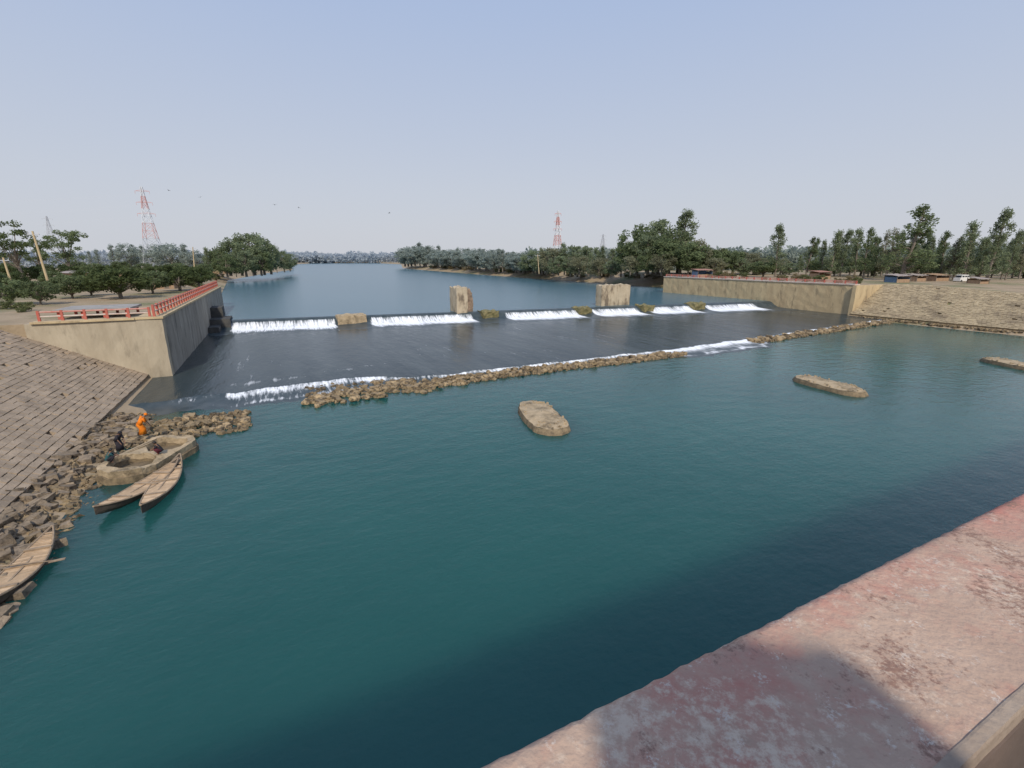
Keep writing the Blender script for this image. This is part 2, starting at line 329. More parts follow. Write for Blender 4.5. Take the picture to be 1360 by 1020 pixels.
def cascrow(w):
    s1=lerp(SILL,w)+noise.noise(Vector((w*.35,0,5)))*.7+noise.noise(Vector((w*1.5,0,5)))*.3+.05; f=cfo(w)
    L=lerp([(-12,2.2),(-7,3.4),(0,4.8),(7,4.6),(11,1.8),(42,1.8),(48,4.2),(62,4.8),(67,1.6),(110,1.4)],w); j=noise.noise(Vector((w*.8,5,5)))*.6
    f2=f*(.62+.5*noise.noise(Vector((w*.3,7,7))))
    return [(s1,.36,.14,0),(s1-.06*L,.33,f*.95,.4),(s1-.2*L,.22,f,1.4),(s1-.4*L,.12,f*.6,2.4),(s1-.62*L+j*.4,.05,f2*.7,3.4),(s1-.8*L+j,.02,f2*1.1,4.4),(s1-L+j,.012,f*.2,5.2),(s1-L-1.0+j,-.06,0,6)]
sheet('cascade',cascrow,M['fall'],'low white cascade spilling over the rock sill',foam=True,nw=500)
# ------------------------------------------------------------ walls
def swbox(mb,s0,s1,w0,w1,z0,z1,ns=1,nw=1,nz=1,jit=0,seed=0,topjit=0):
    bm=bmesh.new(); 
    def gr(f,a,b):
        vs=[[bm.verts.new(f(i/a,j/b)) for j in range(b+1)] for i in range(a+1)]
        for i in range(a):
            for j in range(b): bm.faces.new((vs[i][j],vs[i+1][j],vs[i+1][j+1],vs[i][j+1]))
    ds,dw,dz=s1-s0,w1-w0,z1-z0
    gr(lambda a,b:(s0+a*ds,w0+b*dw,z1),ns,nw); gr(lambda a,b:(s0+a*ds,w0+b*dw,z0),ns,nw)
    gr(lambda a,b:(s0,w0+a*dw,z0+b*dz),nw,nz); gr(lambda a,b:(s1,w0+a*dw,z0+b*dz),nw,nz)
    gr(lambda a,b:(s0+a*ds,w0,z0+b*dz),ns,nz); gr(lambda a,b:(s0+a*ds,w1,z0+b*dz),ns,nz)
    bmesh.ops.remove_doubles(bm,verts=bm.verts,dist=1e-4); bmesh.ops.recalc_face_normals(bm,faces=bm.faces)
    bm.verts.index_update()
    vs=[]
    for v in bm.verts:
        c=v.co
        if jit:
            q=c*.9+Vector((seed,seed,seed)); d=noise.noise_vector(q)*jit+noise.noise_vector(q*3)*jit*.4
            top=c.z>z1-.01
            c=c+d*(1.0 if c.z>z0+.1 else .2)
            if top and topjit: c=c+Vector((0,0,noise.noise(Vector((c.x*1.1,c.y*1.1,seed)))*topjit))
        vs.append(SW(c.x,c.y,c.z))
    mb.add(vs,[tuple(v.index for v in f.verts) for f in bm.faces]); bm.free()
ab=empty('abutment_wall',SW(58,-11.5,0),label='high concrete abutment wall with red railings on the left bank',cat='wall')
m=MB(); swbox(m,58.8,120,-12.6,-10.6,-1.5,ZL,60,2,8,.06); m.build('river_face',M['concrete_dark'],ab)
m=MB(); swbox(m,57.6,58.8,-20.9,-10.6,-1.5,ZL+.01,1,14,8,.06,3); m.build('front_face',M['concrete'],ab)
m=MB(); swbox(m,57.5,120.1,-12.75,-10.45,ZL+.012,ZL+.22); m.build('coping',M['concrete_light'],ab)
m=MB(); swbox(m,57.4,58.95,-20.4,-12.76,ZL+.015,ZL+.2); m.build('coping',M['concrete_light'],ab)
gb=MB(); swbox(gb,92.5,98,-10.55,-7.6,-1,2.3,6,4,4,.1,5); swbox(gb,96,100,-10.55,-8.8,2.3,4.0,4,3,3,.1,6); swbox(gb,89,92.5,-10.55,-9.0,-1,1.4,4,2,3,.1,7)
tag(gb.build('gate_block',M['rubber'],loc=SW(95,-9,0)),'dark stepped concrete block where the weir meets the left wall','concrete block')
def railing(name,pts,label,hh=1.05,step=2.4,z=ZL,post=.16,group=None,rm=('pale','fadedred')):
    root=empty(name,SW(pts[0][0],pts[0][1],z+.2),label=label,cat='railing',group=group)
    for (a,b) in zip(pts,pts[1:]):
        A=SW(a[0],a[1],z+.2);B=SW(b[0],b[1],z+.2); L=(B-A).length; n=max(1,int(L/step))
        for k in range(n+1):
            p=A.lerp(B,k/n); m=MB(); m.box(p+Vector((0,0,hh/2)),(post,post,hh),Matrix.Rotation(BE,3,'Z'),.9); m.build('post',M['red'],root)
        for hz,mm_ in ((.43,rm[0]),(.86,rm[1])):
            rails=MB(); rails.tube(A+Vector((0,0,hz*hh)),B+Vector((0,0,hz*hh)),.075,n=6); rails.build('rail',M[mm_],root)
railing('railing',[(57.9,-11.2),(119.5,-11.2)],'red post railing along the river edge of the left abutment',hh=1.2,step=1.8,post=.22)
railing('railing',[(58.1,-19.9),(58.1,-11.6)],'short red railing above the front face of the left abutment',step=1.6,post=.2,hh=.95)
sd=empty('raised_slab',SW(63,-17,ZL),label='grey concrete slab on short red posts on top of the abutment',cat='platform')
m=MB(); swbox(m,60.5,65.5,-19.6,-13.6,ZL+.75,ZL+.98,5,6,1,.03); m.build('slab_top',M['slab'],sd)
for a in (60.8,65.2):
    for b in (-19.3,-17.5,-15.8,-14):
        m=MB(); m.box(SW(a,b,ZL+.37),(.22,.22,.76),Matrix.Rotation(BE,3,'Z')); m.build('post',M['red'],sd)
rw=empty('retaining_wall',SW(59,112,0),label='long tan concrete retaining wall on the right bank',cat='wall')
m=MB(); swbox(m,59,115.5,111.6,113.2,-1.5,ZR,50,2,8,.07,9); m.build('river_face',M['concrete_light'],rw)
m=MB(); swbox(m,58.9,115.6,111.45,113.3,ZR+.01,ZR+.22); m.build('coping',M['pale'],rw)
m=MB(); swbox(m,58.2,59,110.9,124,-1.5,ZR-.02,1,12,6,.07,4); m.build('end_face',M['concrete_light'],rw)
m=MB(); swbox(m,114.6,115.4,113.3,128,-1.5,ZR-.02,1,12,6,.07,4); m.build('end_face',M['concrete_light'],rw)
railing('railing',[(59.2,112.4),(115.3,112.4)],'low red railing on top of the right bank retaining wall',hh=.65,step=2.2,z=ZR+.05,post=.25,rm=('fadedred','fadedred'))
# ------------------------------------------------------------ revetments
def pitching(name,label,m,s0,s1,wt,w1,z0,z1f,bl,bh,jit,th=.3):
    mb=MB()
    left=w1<wt; L=math.hypot(w1-wt,z1f(s1)-z0); n=int(L/bh)
    for i in range(n):
        t=(i+.5)/n; s=s0-rnd(0,bl)
        while s<s1:
            l=bl*rnd(.8,1.2)
            if s+l>s1: l=s1-s
            if l<.12: break
            z1=z1f(s); ang=math.atan2(z1-z0,abs(w1-wt))*(1 if not left else -1)
            if random.random()>.01:
                ww=wt+(w1-wt)*t; zz=z0+(z1-z0)*t
                c=SW(s+l/2,ww,zz+rnd(-jit,jit)-.02+.05*noise.noise(Vector((s*.2,i*.2,0))))
                Mx=Matrix.Rotation(BE,3,'Z')@Matrix.Rotation(-ang,3,'Y')@Matrix.Rotation(rnd(-1,1)*jit*1.3,3,'X')@Matrix.Rotation(rnd(-1,1)*jit*1.3,3,'Y')@Matrix.Rotation(rnd(-1,1)*jit,3,'Z')
                mb.box(c,(bh*rnd(.93,1.0),l*.965,th),Mx,.955)
            s+=l
    tag(mb.build(name,m,loc=SW((s0+s1)/2,wt,0)),label,'stone revetment')
pitching('stone_revetment','sloping grey brown stone block revetment of the left bank',M['stonepitch'],4,57.6,-12.6,-23.4,.62,lambda s:ZL-.02,.58,.40,.025)
pitching('stone_revetment','rough stone revetment slope of the right bank',M['stonepitch2'],2,58.2,110.3,121.6,.62,lambda s:zr_top(s)+.05,.6,.45,.035,.4)
# ------------------------------------------------------------ rocks
def rockmesh(seed,blocky=False):
    bm=bmesh.new()
    if blocky:
        bmesh.ops.create_cube(bm,size=1.5); bmesh.ops.subdivide_edges(bm,edges=bm.edges,cuts=2,use_grid_fill=True)
        bmesh.ops.smooth_vert(bm,verts=bm.verts,factor=.2)
    else: bmesh.ops.create_icosphere(bm,subdivisions=2,radius=.9)
    random.seed(seed); ax=Vector((rnd(.7,1.2),rnd(.6,1),rnd(.5,.8))); am=.28 if blocky else .45
    for v in bm.verts:
        d=1+noise.noise(v.co*1.1+Vector((seed*3.1,0,0)))*am+noise.noise(v.co*2.7+Vector((seed,5,0)))*.12
        v.co=Vector((v.co.x*ax.x,v.co.y*ax.y,v.co.z*ax.z))*d
    me=bpy.data.meshes.new('rock'); bm.to_mesh(me); bm.free(); return me
RK=[rockmesh(i,i%2==0) for i in range(6)]; BK=[rockmesh(20+i,True) for i in range(6)]
for x in RK: x.materials.append(M['rock'])
for x in BK: x.materials.append(M['block'])
random.seed(11)
def rock(name,me,loc,sc,label,group,cat):
    o=bpy.data.objects.new(name,me); C.objects.link(o); o.location=loc; o.rotation_euler=(rnd(-.3,.3),rnd(-.3,.3),rnd(0,6.3)); o.scale=(sc*rnd(.8,1.2),sc*rnd(.8,1.2),sc*rnd(.8,1.1))
    tag(o,label,cat,group)
def addrock(mb,me,loc,sc):
    Mx=Matrix.Rotation(rnd(0,6.3),3,'Z')@Matrix.Rotation(rnd(-.35,.35),3,'X')
    sv=(sc*rnd(.8,1.2),sc*rnd(.8,1.2),sc*rnd(.8,1.1)); loc=Vector(loc)
    mb.add([loc+Mx@Vector((v.co.x*sv[0],v.co.y*sv[1],v.co.z*sv[2])) for v in me.vertices],[tuple(p.vertices) for p in me.polygons])
for i in range(298):
    s=14+(i+rnd(0,1))/298*30; w=rnd(-13.2,-9.7)
    z=.55-(w+13)*.2
    if s>27 and s<36.5 and w>-11.1: w=rnd(-13.2,-11.2)
    rock('stone_block',random.choice(BK),SW(s,w,z+rnd(-.08,.15)),rnd(.28,.46),'brown angular stone block tumbled at the foot of the left bank revetment','tumbled stone blocks along the left bank','stone block')
for i in range(75):
    w=rnd(-11.5,-3.0); s=39.6+rnd(-2.5,2.7)*(1 if w<-6 else .6)
    rock('boulder',random.choice(RK),SW(s,w,rnd(-.05,.22)),rnd(.25,.45),'brown boulder in the short spur beside the orange clothed person','boulders of the spur by the left bank','boulder')
for i in range(125):
    w=rnd(1.0,16); s=lerp(SILL,w)-1.3-abs(random.gauss(0,1))*1.7
    if w<3: s=rnd(41.5,44)
    if 2<w<8: s=rnd(40.8,44.5)
    if w>8 : s=lerp(SILL,w)-.6-rnd(0,3.4)
    rock('boulder',random.choice(RK),SW(s,w,rnd(-.05,.25)),rnd(.26,.50),'brown boulder in the broad heap at the near end of the rock sill','boulders heaped at the near end of the sill','boulder')
for i in range(98):
    w=14+(i+rnd(0,1))/98*20; s=lerp(SILL,w)-.7-rnd(0,1.9)
    rock('boulder',random.choice(RK),SW(s,w,rnd(-.02,.28)),rnd(.28,.5),'brown boulder in the middle stretch of the rock sill','boulders along the middle of the sill','boulder')
rb=MB()
for i in range(60):
    w=rnd(34,47.5); addrock(rb,random.choice(RK),SW(lerp(SILL,w)-.7-rnd(0,1.9),w,rnd(-.02,.28)),rnd(.28,.5))
for i in range(190):
    w=rnd(63,111); addrock(rb,random.choice(RK),SW(lerp(SILL,w)-.2-rnd(0,2.2),w,rnd(-.05,.35)),rnd(.35,.62))
for i in range(60):
    s=rnd(10,52); addrock(rb,random.choice(RK),SW(s,rnd(108.6,110.8),rnd(.1,.4)),rnd(.25,.45))
tag(rb.build('rock_line',M['rock']),'far stretch of the brown rock sill and rocks at the right bank toe','rocks',kind='stuff')
rb=MB()
for i in range(4200):
    q=random.random()
    if q<.5: s=rnd(13,45); w=rnd(-13.3,-9.5); z=.45-(w+13)*.2; r=rnd(.12,.26)
    elif q<.58: w=rnd(-11,-3); s=39.6+rnd(-2.5,2.8); z=0.02; r=rnd(.12,.26)
    elif q<.8: w=rnd(1.5,47); s=lerp(SILL,w)-.6-rnd(0,2.6 if w>12 else 5); z=0.02; r=rnd(.12,.3)
    elif q<.9: w=rnd(63,110); s=lerp(SILL,w)-.2-rnd(0,2.2); z=0.05; r=rnd(.15,.35)
    else: s=rnd(10,56); w=rnd(108.4,110.8); z=.35; r=rnd(.12,.3)
    rb.box(SW(s,w,z),(r*2,r*1.6,r*1.3),Matrix.Rotation(rnd(0,3),3,Vector((rnd(-1,1),rnd(-1,1),1)).normalized()),.7)
tag(rb.build('rubble',M['rock']),'small broken stone rubble between the larger rocks','rubble',kind='stuff')
# ------------------------------------------------------------ piers and platforms
def pier(name,w,dw,ds,z1,m,label,seed,off=0,cat='bridge pier',jit=.25,tj=0):
    mb=MB(); s=crestS(w)+off; swbox(mb,s-ds/2,s+ds/2,w-dw/2,w+dw/2,-.5,z1,max(4,int(ds*2.5)),max(4,int(dw*2.5)),10,jit,seed,tj)
    return tag(mb.build(name,m,loc=SW(s,w,0)),label,cat)
cw=crest_w
bp_=empty('broken_pier',SW(crestS(cw(617))+1.5,cw(617),0),label='tall broken pale pier stump left of the other tall one',cat='bridge pier')
a_,b_=cw(605),cw(623); s_=crestS(cw(617))+1.2
mb=MB(); swbox(mb,s_-1.9,s_+2.2,a_,a_+(b_-a_)*.84,-.5,6.7,12,8,12,.09,1,.4); mb.build('shaft',M['pierc'],bp_)
mb=MB(); swbox(mb,s_-1.3,s_+2.4,a_+(b_-a_)*.88,b_+.8,-.5,6.0,10,5,12,.24,2.7,1.2); mb.build('eroded_core',M['core'],bp_)
pier('broken_pier',(cw(804)+cw(846))/2,cw(846)-cw(804),2.2,6.5,M['pierc'],'wide squarish tan pier stump standing on the far half of the weir',2,3.2,jit=.07,tj=.4)
pier('pier_slab',(cw(446)+cw(484))/2,cw(484)-cw(446),4,2.15,M['platform'],'low flat slab on the weir crest in the nearest gap',3,-.6,'slab',.14,.3)
pier('pier_slab',cw(646),cw(659)-cw(637),3.2,2.05,M['moss'],'mossy low block at the right foot of the tall broken pier',4,-.9,'slab',.3,.4)
pier('pier_slab',cw(769),cw(778)-cw(760),3.2,2.1,M['moss'],'mossy low slab on the weir between the two tall piers',5,-.9,'slab',.3,.4)
pier('pier_slab',cw(852),cw(860)-cw(845),3.2,2.0,M['moss'],'dark low block at the right foot of the squarish pier',6,-.9,'slab',.3,.4)
pier('pier_slab',cw(919),cw(928)-cw(911),3.2,2.15,M['moss'],'mossy low slab nearest the right bank',7,-.9,'slab',.3,.4)
def stadium(A,B,rad,n=14):
    A=Vector(A);B=Vector(B); d=(B-A).normalized(); q=Vector((-d.y,d.x,0))
    pts=[]
    for k in range(n+1):
        t=-math.pi/2+math.pi*k/n; pts.append(B-d*rad+d*math.cos(t)*rad+q*math.sin(t)*rad)
    for k in range(n+1):
        t=math.pi/2+math.pi*k/n; pts.append(A+d*rad+d*math.cos(t)*rad+q*math.sin(t)*rad)
    return pts
def platform(u0,v0,u1,v1,rad,z,label,seed):
    A=P(u0,v0,z);B=P(u1,v1,z); c=(A+B)/2; c.z=0
    root=empty('stone_platform',c,label=label,cat='old pier base',group=None)
    d_=(B-A).normalized(); q_=Vector((-d_.y,d_.x,0)); ctr=(A+B)/2; hl_=(B-A).length/2
    pts=[]
    for k in range(64):   # superellipse outline, worn unevenly
        t=2*math.pi*k/64; ct,st=math.cos(t),math.sin(t); e_=.72
        x=math.copysign(abs(ct)**e_,ct)*hl_; y=math.copysign(abs(st)**e_,st)*rad
        p=ctr+d_*x+q_*y
        p+= (d_*ct+q_*st)*(noise.noise(Vector((ct*1.6,st*1.6,seed)))*.22+noise.noise(Vector((ct*6,st*6,seed)))*.09)
        pts.append(p)
    rings=[]
    for zz,sc in((-.8,1.10),(.0,1.06),(z*.5,1.01),(z-.12,.975)): rings.append([Vector((ctr.x+(p.x-ctr.x)*sc,ctr.y+(p.y-ctr.y)*sc,zz+noise.noise(p*2)*.04)) for p in pts])
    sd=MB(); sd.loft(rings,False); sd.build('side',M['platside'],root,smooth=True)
    tp=MB(); rr=[]
    for sc in(.98,.95,.88,.78,.66,.54,.42,.3,.18,.02):
        rr.append([Vector((ctr.x+(p.x-ctr.x)*sc,ctr.y+(p.y-ctr.y)*sc,z-.13+.16*(1-sc**3)+noise.noise(Vector((ctr.x+(p.x-ctr.x)*sc,ctr.y+(p.y-ctr.y)*sc,seed))*1.1)*.10+noise.noise(Vector((ctr.x+(p.x-ctr.x)*sc,ctr.y+(p.y-ctr.y)*sc,seed))*3.5)*.05)) for p in pts])
    tp.loft(rr,False); tp.build('top',M['platform'],root,smooth=True)
    rim=MB()
    for k in range(60):
        p=random.choice(pts); q=ctr+(p-ctr)*rnd(.6,.95); q.z=z-.02; r=rnd(.03,.1)
        rim.box(q,(r*2,r*1.6,r*1.5),Matrix.Rotation(rnd(0,3),3,'Z'),.8)
    tag(rim.build('rubble',M['platform'],root),kind='stuff')
platform(702,530,740,569,1.45,.5,'oblong stone pier base in mid pool, nearest the camera',1.3)
platform(1060,497,1146,519,1.5,.5,'oblong stone pier base between the middle one and the one at the right edge',4.1)
platform(1310,473,1385,488,1.45,.5,'oblong stone pier base cut by the right edge of the picture',7.7)
A=P(142,627,.75);B=P(246,577,.75); ctr=(A+B)/2; base=Vector((ctr.x,ctr.y,0))
ring=empty('well_foundation',base,label='figure eight brick well base with two round openings by the left bank',cat='old pier base')
def ringmesh(z0,z1,grow,m,name,hr=1.12):
    d=(B-A).normalized(); L=(B-A).length; rad=1.45+grow; q=Vector((-d.y,d.x,0))
    outer=stadium(A-d*grow,B+d*grow,rad,20)
    holes=[]
    for k,hc in enumerate((A+d*(L*.275),A+d*(L*.735))):
        holes.append([hc+d*math.cos(t)*(hr-grow*.3)*.98+q*math.sin(t)*(hr-grow*.3)*1.0 for t in [2*math.pi*i/28 for i in range(28)]])
    bm=bmesh.new(); eds=[]
    for lp in [outer]+holes:
        vv=[bm.verts.new((p.x+noise.noise(p*1.7)*.12+noise.noise(p*5)*.05,p.y+noise.noise(p*1.7+Vector((9,0,0)))*.12+noise.noise(p*5+Vector((3,0,0)))*.05,z1+noise.noise(p*.9)*.20+noise.noise(p*3)*.10)) for p in lp]
        eds+=[bm.edges.new((vv[i],vv[(i+1)%len(vv)])) for i in range(len(vv))]
    bmesh.ops.triangle_fill(bm,edges=eds,use_beauty=True)
    be=[e for e in bm.edges if len(e.link_faces)==1]
    r=bmesh.ops.extrude_edge_only(bm,edges=be)
    for v in r['geom']:
        if isinstance(v,bmesh.types.BMVert): v.co.z=z0
    bmesh.ops.recalc_face_normals(bm,faces=bm.faces)
    bmesh.ops.translate(bm,verts=bm.verts,vec=-base)
    me=bpy.data.meshes.new(name); bm.to_mesh(me); bm.free(); me.materials.append(m); o=bpy.data.objects.new(name,me); C.objects.link(o); o.parent=ring
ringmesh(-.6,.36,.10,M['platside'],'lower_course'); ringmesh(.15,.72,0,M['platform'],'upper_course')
fl=MB(); st_=stadium(A,B,1.3,12); fl.add([Vector((p.x,p.y,.2)) for p in st_],[tuple(range(len(st_)))]); fl.build('silt_floor',M['silt'],ring)
# ------------------------------------------------------------ boats
def boat(u0,v0,u1,v1,W,label,seed,group):
    A=P(u0,v0,.45);B=P(u1,v1,.45); c=(A+B)/2; L=(B-A).length; ang=math.atan2(B.y-A.y,B.x-A.x)
    random.seed(seed)
    root=empty('wooden_boat',(c.x,c.y,0),ang,label=label,cat='boat',group=group)
    hw=lambda x: W/2*max(0,(1-abs(x)**1.8))**.95+.015
    zg=lambda x: .30+.42*abs(x)**2.2
    hull=MB(); rings=[]
    n=22
    for i in range(n+1):
        x=-1+2*i/n; h=hw(x); z=zg(x); kb=-.12+.42*abs(x)**2.4
        rings.append([Vector((x*L/2,h,z)),Vector((x*L/2,h*.8,(z+kb)/2-.05)),Vector((x*L/2,h*.35,kb)),Vector((x*L/2,-h*.35,kb)),Vector((x*L/2,-h*.8,(z+kb)/2-.05)),Vector((x*L/2,-h,z)),Vector((x*L/2,0,z-.06))])
    hull.loft(rings); o=hull.build('hull',M['hull'],loc=ZERO,smooth=False); o.parent=root
    dk=MB(); x=-.86
    while x<.86:
        l=rnd(.035,.05); h=min(hw(x),hw(x+l))*.93
        if random.random()>.03: dk.box(((x+l/2)*L/2,rnd(-.01,.01),zg(x)+.02),(l*L/2*.84,h*2,.03),Matrix.Rotation(rnd(-.03,.03),3,'Z')@Matrix.Rotation(rnd(-.02,.02),3,'Y'))
        x+=l
    o=dk.build('deck',M['wood'],loc=ZERO); o.parent=root
    for sg in(1,-1):
        gw=MB(); gw.path([Vector((x_*L/2,sg*hw(x_),zg(x_)+.02)) for x_ in [-1+2*i/20 for i in range(21)]],[.045]*21,5); o=gw.build('gunwale',M['gun'],loc=ZERO); o.parent=root
    for xx in(-.45,.1,.5):
        bt=MB(); bt.box((xx*L/2,0,zg(xx)+.07),(.12,hw(xx)*2.05,.06)); o=bt.build('thwart',M['gun'],loc=ZERO); o.parent=root
    kl=MB(); kl.box((0,0,zg(0)+.055),(L*.62,.07,.03)); o=kl.build('centre_plank',M['gun'],loc=ZERO); o.parent=root
    return root,L
boat(126,680,238,614,1.2,'wooden boat moored against the well base, left one of the moored pair',1,None)
boat(188,678,240,608,1.15,'wooden boat of the moored pair lying on the open water side',2,None)
boat(-34,816,72,706,1.15,'plank decked wooden boat cut by the left picture edge',3,None)
o=MB(); a=P(0,752,.6); b_=P(76,744,.35); o.tube(a,b_,.03,.02); o.box(b_,(.5,.14,.03),Matrix.Rotation(math.atan2(b_.y-a.y,b_.x-a.x),3,'Z'))
tag(o.build('oar',M['gun'],loc=a),'wooden oar sticking out across the boat at the left edge','oar')
# ------------------------------------------------------------ people
def ell(c,rx,ry,n=12,ax=None):
    c=Vector(c); return [c+Vector((math.cos(2*math.pi*i/n)*rx,math.sin(2*math.pi*i/n)*ry,0)) for i in range(n)]
POSE={
'stand':dict(pel=(0,0,.95),sp=(0,0,1.15),ch=(0,.0,1.36),nk=(0,.0,1.50),h0=(0,.02,1.58),h1=(0,.03,1.69),sh=.20,el=(.25,.0,1.13),wr=(.23,.08,.90),kn=(.11,.03,.50),an=(.11,0,.07),to=(.12,.17,.03)),
'bend':dict(pel=(0,-.08,.84),sp=(0,.04,1.0),ch=(0,.16,1.16),nk=(0,.25,1.27),h0=(0,.31,1.32),h1=(0,.38,1.40),sh=.16,el=(.20,.30,.90),wr=(.14,.42,.68),kn=(.11,.07,.45),an=(.11,-.04,.07),to=(.12,.14,.03)),
'crouch':dict(pel=(0,-.18,.28),sp=(0,-.12,.46),ch=(0,.0,.64),nk=(0,.06,.77),h0=(0,.10,.83),h1=(0,.13,.94),sh=.16,el=(.21,.20,.52),wr=(.13,.36,.44),kn=(.17,.22,.50),an=(.13,-.04,.07),to=(.14,.14,.03)),
}
def person(label,loc,rz,pose,top,bottom,sari=False,veil=None,scale=1,group=None):
    p=POSE[pose]; V=[];E=[];Rr=[]
    def a(c,r,par=None):
        V.append(Vector(c)); Rr.append(r); i=len(V)-1
        if par is not None: E.append((par,i))
        return i
    root=empty('person',loc,rz,label=label,cat='person',group=group); root.scale=(scale,)*3
    pel=a(p['pel'],.12); spn=a(p['sp'],.115,pel); ch=a(p['ch'],.13,spn); nk=a(p['nk'],.052,ch); h0=a(p['h0'],.075,nk); h1=a(p['h1'],.085,h0)
    hd=Vector(p['h1']); 
    for sg in(1,-1):
        m3=lambda t:Vector((t[0]*sg,t[1],t[2]))
        s_=a((p['sh']*sg,p['ch'][1],p['ch'][2]+.07),.055,ch); e_=a(m3(p['el']),.04,s_); w_=a(m3(p['wr']),.026,e_)
        dr=(m3(p['wr'])-m3(p['el'])).normalized(); side=Vector((0,0,1)).cross(dr); side=(side.normalized() if side.length>.1 else Vector((1,0,0)))
        W=m3(p['wr']); pm=a(W+dr*.07,.03,w_)
        for q in(-.03,-.01,.01,.03):
            k1=a(W+dr*.12+side*q*1.2,.0095,pm); a(W+dr*(.165-abs(q)*.5)+side*q*1.2+Vector((0,0,-.02)),.008,k1)
        tb=a(W+dr*.07+side*.05*-sg,.010,w_); a(W+dr*.11+side*.06*-sg,.009,tb)
        hp=a(m3((.09,p['pel'][1],p['pel'][2]-.05)),.095,pel); k_=a(m3(p['kn']),.062,hp); n_=a(m3(p['an']),.042,k_); a(m3(p['to']),.035,n_)
    me=bpy.data.meshes.new('body'); me.from_pydata([tuple(v) for v in V],E,[]); o=bpy.data.objects.new('body',me); C.objects.link(o); o.parent=root
    md=o.modifiers.new('skin','SKIN'); md.use_smooth_shade=True
    for i,sv in enumerate(me.skin_vertices[0].data): sv.radius=(Rr[i],Rr[i]*.95); sv.use_root=(i==0)
    o.modifiers.new('sub','SUBSURF').levels=1; o.modifiers['sub'].render_levels=1
    me.materials.append(M['skin'])
    def part(nm,mb,m,sm=True):
        q=mb.build(nm,m,loc=ZERO,smooth=sm); q.parent=root; return q
    fc=MB(); fd=(Vector(p['h1'])-Vector(p['h0'])).normalized(); fw=Vector((0,1,0)) if fd.z>.8 else Vector((0,.7,-.7)).normalized()
    fc.tube(hd+fw*.08-fd*.01,hd+fw*.112-fd*.035,.010,.014); part('nose',fc,M['skin'])
    for sg in(1,-1):
        er=MB(); er.box(hd+Vector((.088*sg,0,0))-fd*.02,(.02,.03,.055)); part('ear',er,M['skin'])
        ey=MB(); ey.box(hd+fw*.083+Vector((.032*sg,0,0))+fd*.01,(.022,.012,.010)); part('eye',ey,M['hair'])
    mo=MB(); mo.box(hd+fw*.083-fd*.065,(.045,.01,.010)); part('mouth',mo,M['maroon'])
    hr=MB(); rings=[]
    for k in range(7):
        t=k/6*math.pi*.62; r=.112*math.sin(t)+.004; c=hd-fw*.02+fd*(.005+.112*math.cos(t)); rings.append([c+ (Vector((1,0,0))*math.cos(x)+fw*math.sin(x)*1.05)*r for x in [2*math.pi*i/12 for i in range(12)]])
    for k in(5,6):
        for i,v in enumerate(rings[k]):
            if (v-hd).dot(fw)>.03: rings[k][i]=v+fd*.055
    hr.loft(rings); part('hair' if not veil else 'headscarf',hr,veil or M['hair'])
    pl,s1,c1,n1=[Vector(p[x]) for x in('pel','sp','ch','nk')]
    def ringat(c,d,rx,ry,n=14):
        d=d.normalized(); x=Vector((1,0,0)); y=d.cross(x).normalized(); return [c+x*math.cos(2*math.pi*i/n)*rx+y*math.sin(2*math.pi*i/n)*ry for i in range(n)]
    tp=MB(); ax=(c1-pl)
    tp.loft([ringat(pl-ax.normalized()*.08,ax,.175,.15),ringat(pl,ax,.17,.145),ringat(s1,ax,.15,.135),ringat(c1,ax,.185,.145),ringat(c1+(n1-c1)*.55,ax,.15,.11),ringat(c1+(n1-c1)*.9,ax,.07,.07)],True)
    part('shirt' if not sari else 'blouse',tp,top)
    for sg in(1,-1):
        sl_=MB(); S=Vector((p['sh']*sg*.9,p['ch'][1],p['ch'][2]+.07)); E_=Vector((p['el'][0]*sg,p['el'][1],p['el'][2])); sl_.tube(S,S.lerp(E_,.95),.078,.055,10); part('sleeve',sl_,top)
    if sari:
        sk=MB(); kc=Vector((0,p['kn'][1]*.6,p['kn'][2])); ac=Vector((0,p['an'][1]+.03,.05))
        if pose=='crouch': sk.loft([ell(pl,.19,.2),ell(Vector((0,.04,.42)),.27,.27),ell(Vector((0,.06,.2)),.29,.27),ell(Vector((0,.05,.03)),.3,.29)])
        else: sk.loft([ell(pl+Vector((0,0,.05)),.175,.16),ell(pl-Vector((0,0,.15)),.21,.2),ell(kc,.22,.2),ell(ac,.25,.23)])
        part('skirt',sk,bottom)
        dr=MB(); dr.loft([ringat(c1+Vector((-.1,0,.1)),ax,.12,.16),ringat(s1,ax,.17,.155),ringat(pl+Vector((.06,0,-.05)),ax,.19,.17)]); part('drape',dr,bottom)
    else:
        for sg in(1,-1):
            m3=lambda t:Vector((t[0]*sg,t[1],t[2])); tr=MB(); hp=m3((.085,p['pel'][1],p['pel'][2]-.02)); tr.path([hp,m3(p['kn']),m3(p['an'])+Vector((0,0,.03))],[.115,.085,.07],10); part('trouser_leg',tr,bottom)
    return root
q=P(190,577,.75); person('person in a bright orange sari standing bent at the water edge',q,R(-60),'bend',M['orange'],M['orange'],True,M['orange'],.95)
q=P(160,598,.6); person('person in black clothes bending beside the well base',q,R(-110),'bend',M['black'],M['black'],True,M['black'],.85)
q=P(148,614,.8); person('person in dark teal clothes at the near left rim of the well base',q,R(-50),'crouch',M['teal'],M['black'],False,None,.8)
q=P(211,603,.74); person('person in dark maroon crouching on the right rim of the well base',q,R(120),'crouch',M['black'],M['maroon'],False,None,.8)
DECK=10.5
ph=person('person on the bridge deck looking over the river',Vector((.47,-.05,DECK)),R(0),'stand',M['denim'],M['black'],False,None,1.03)
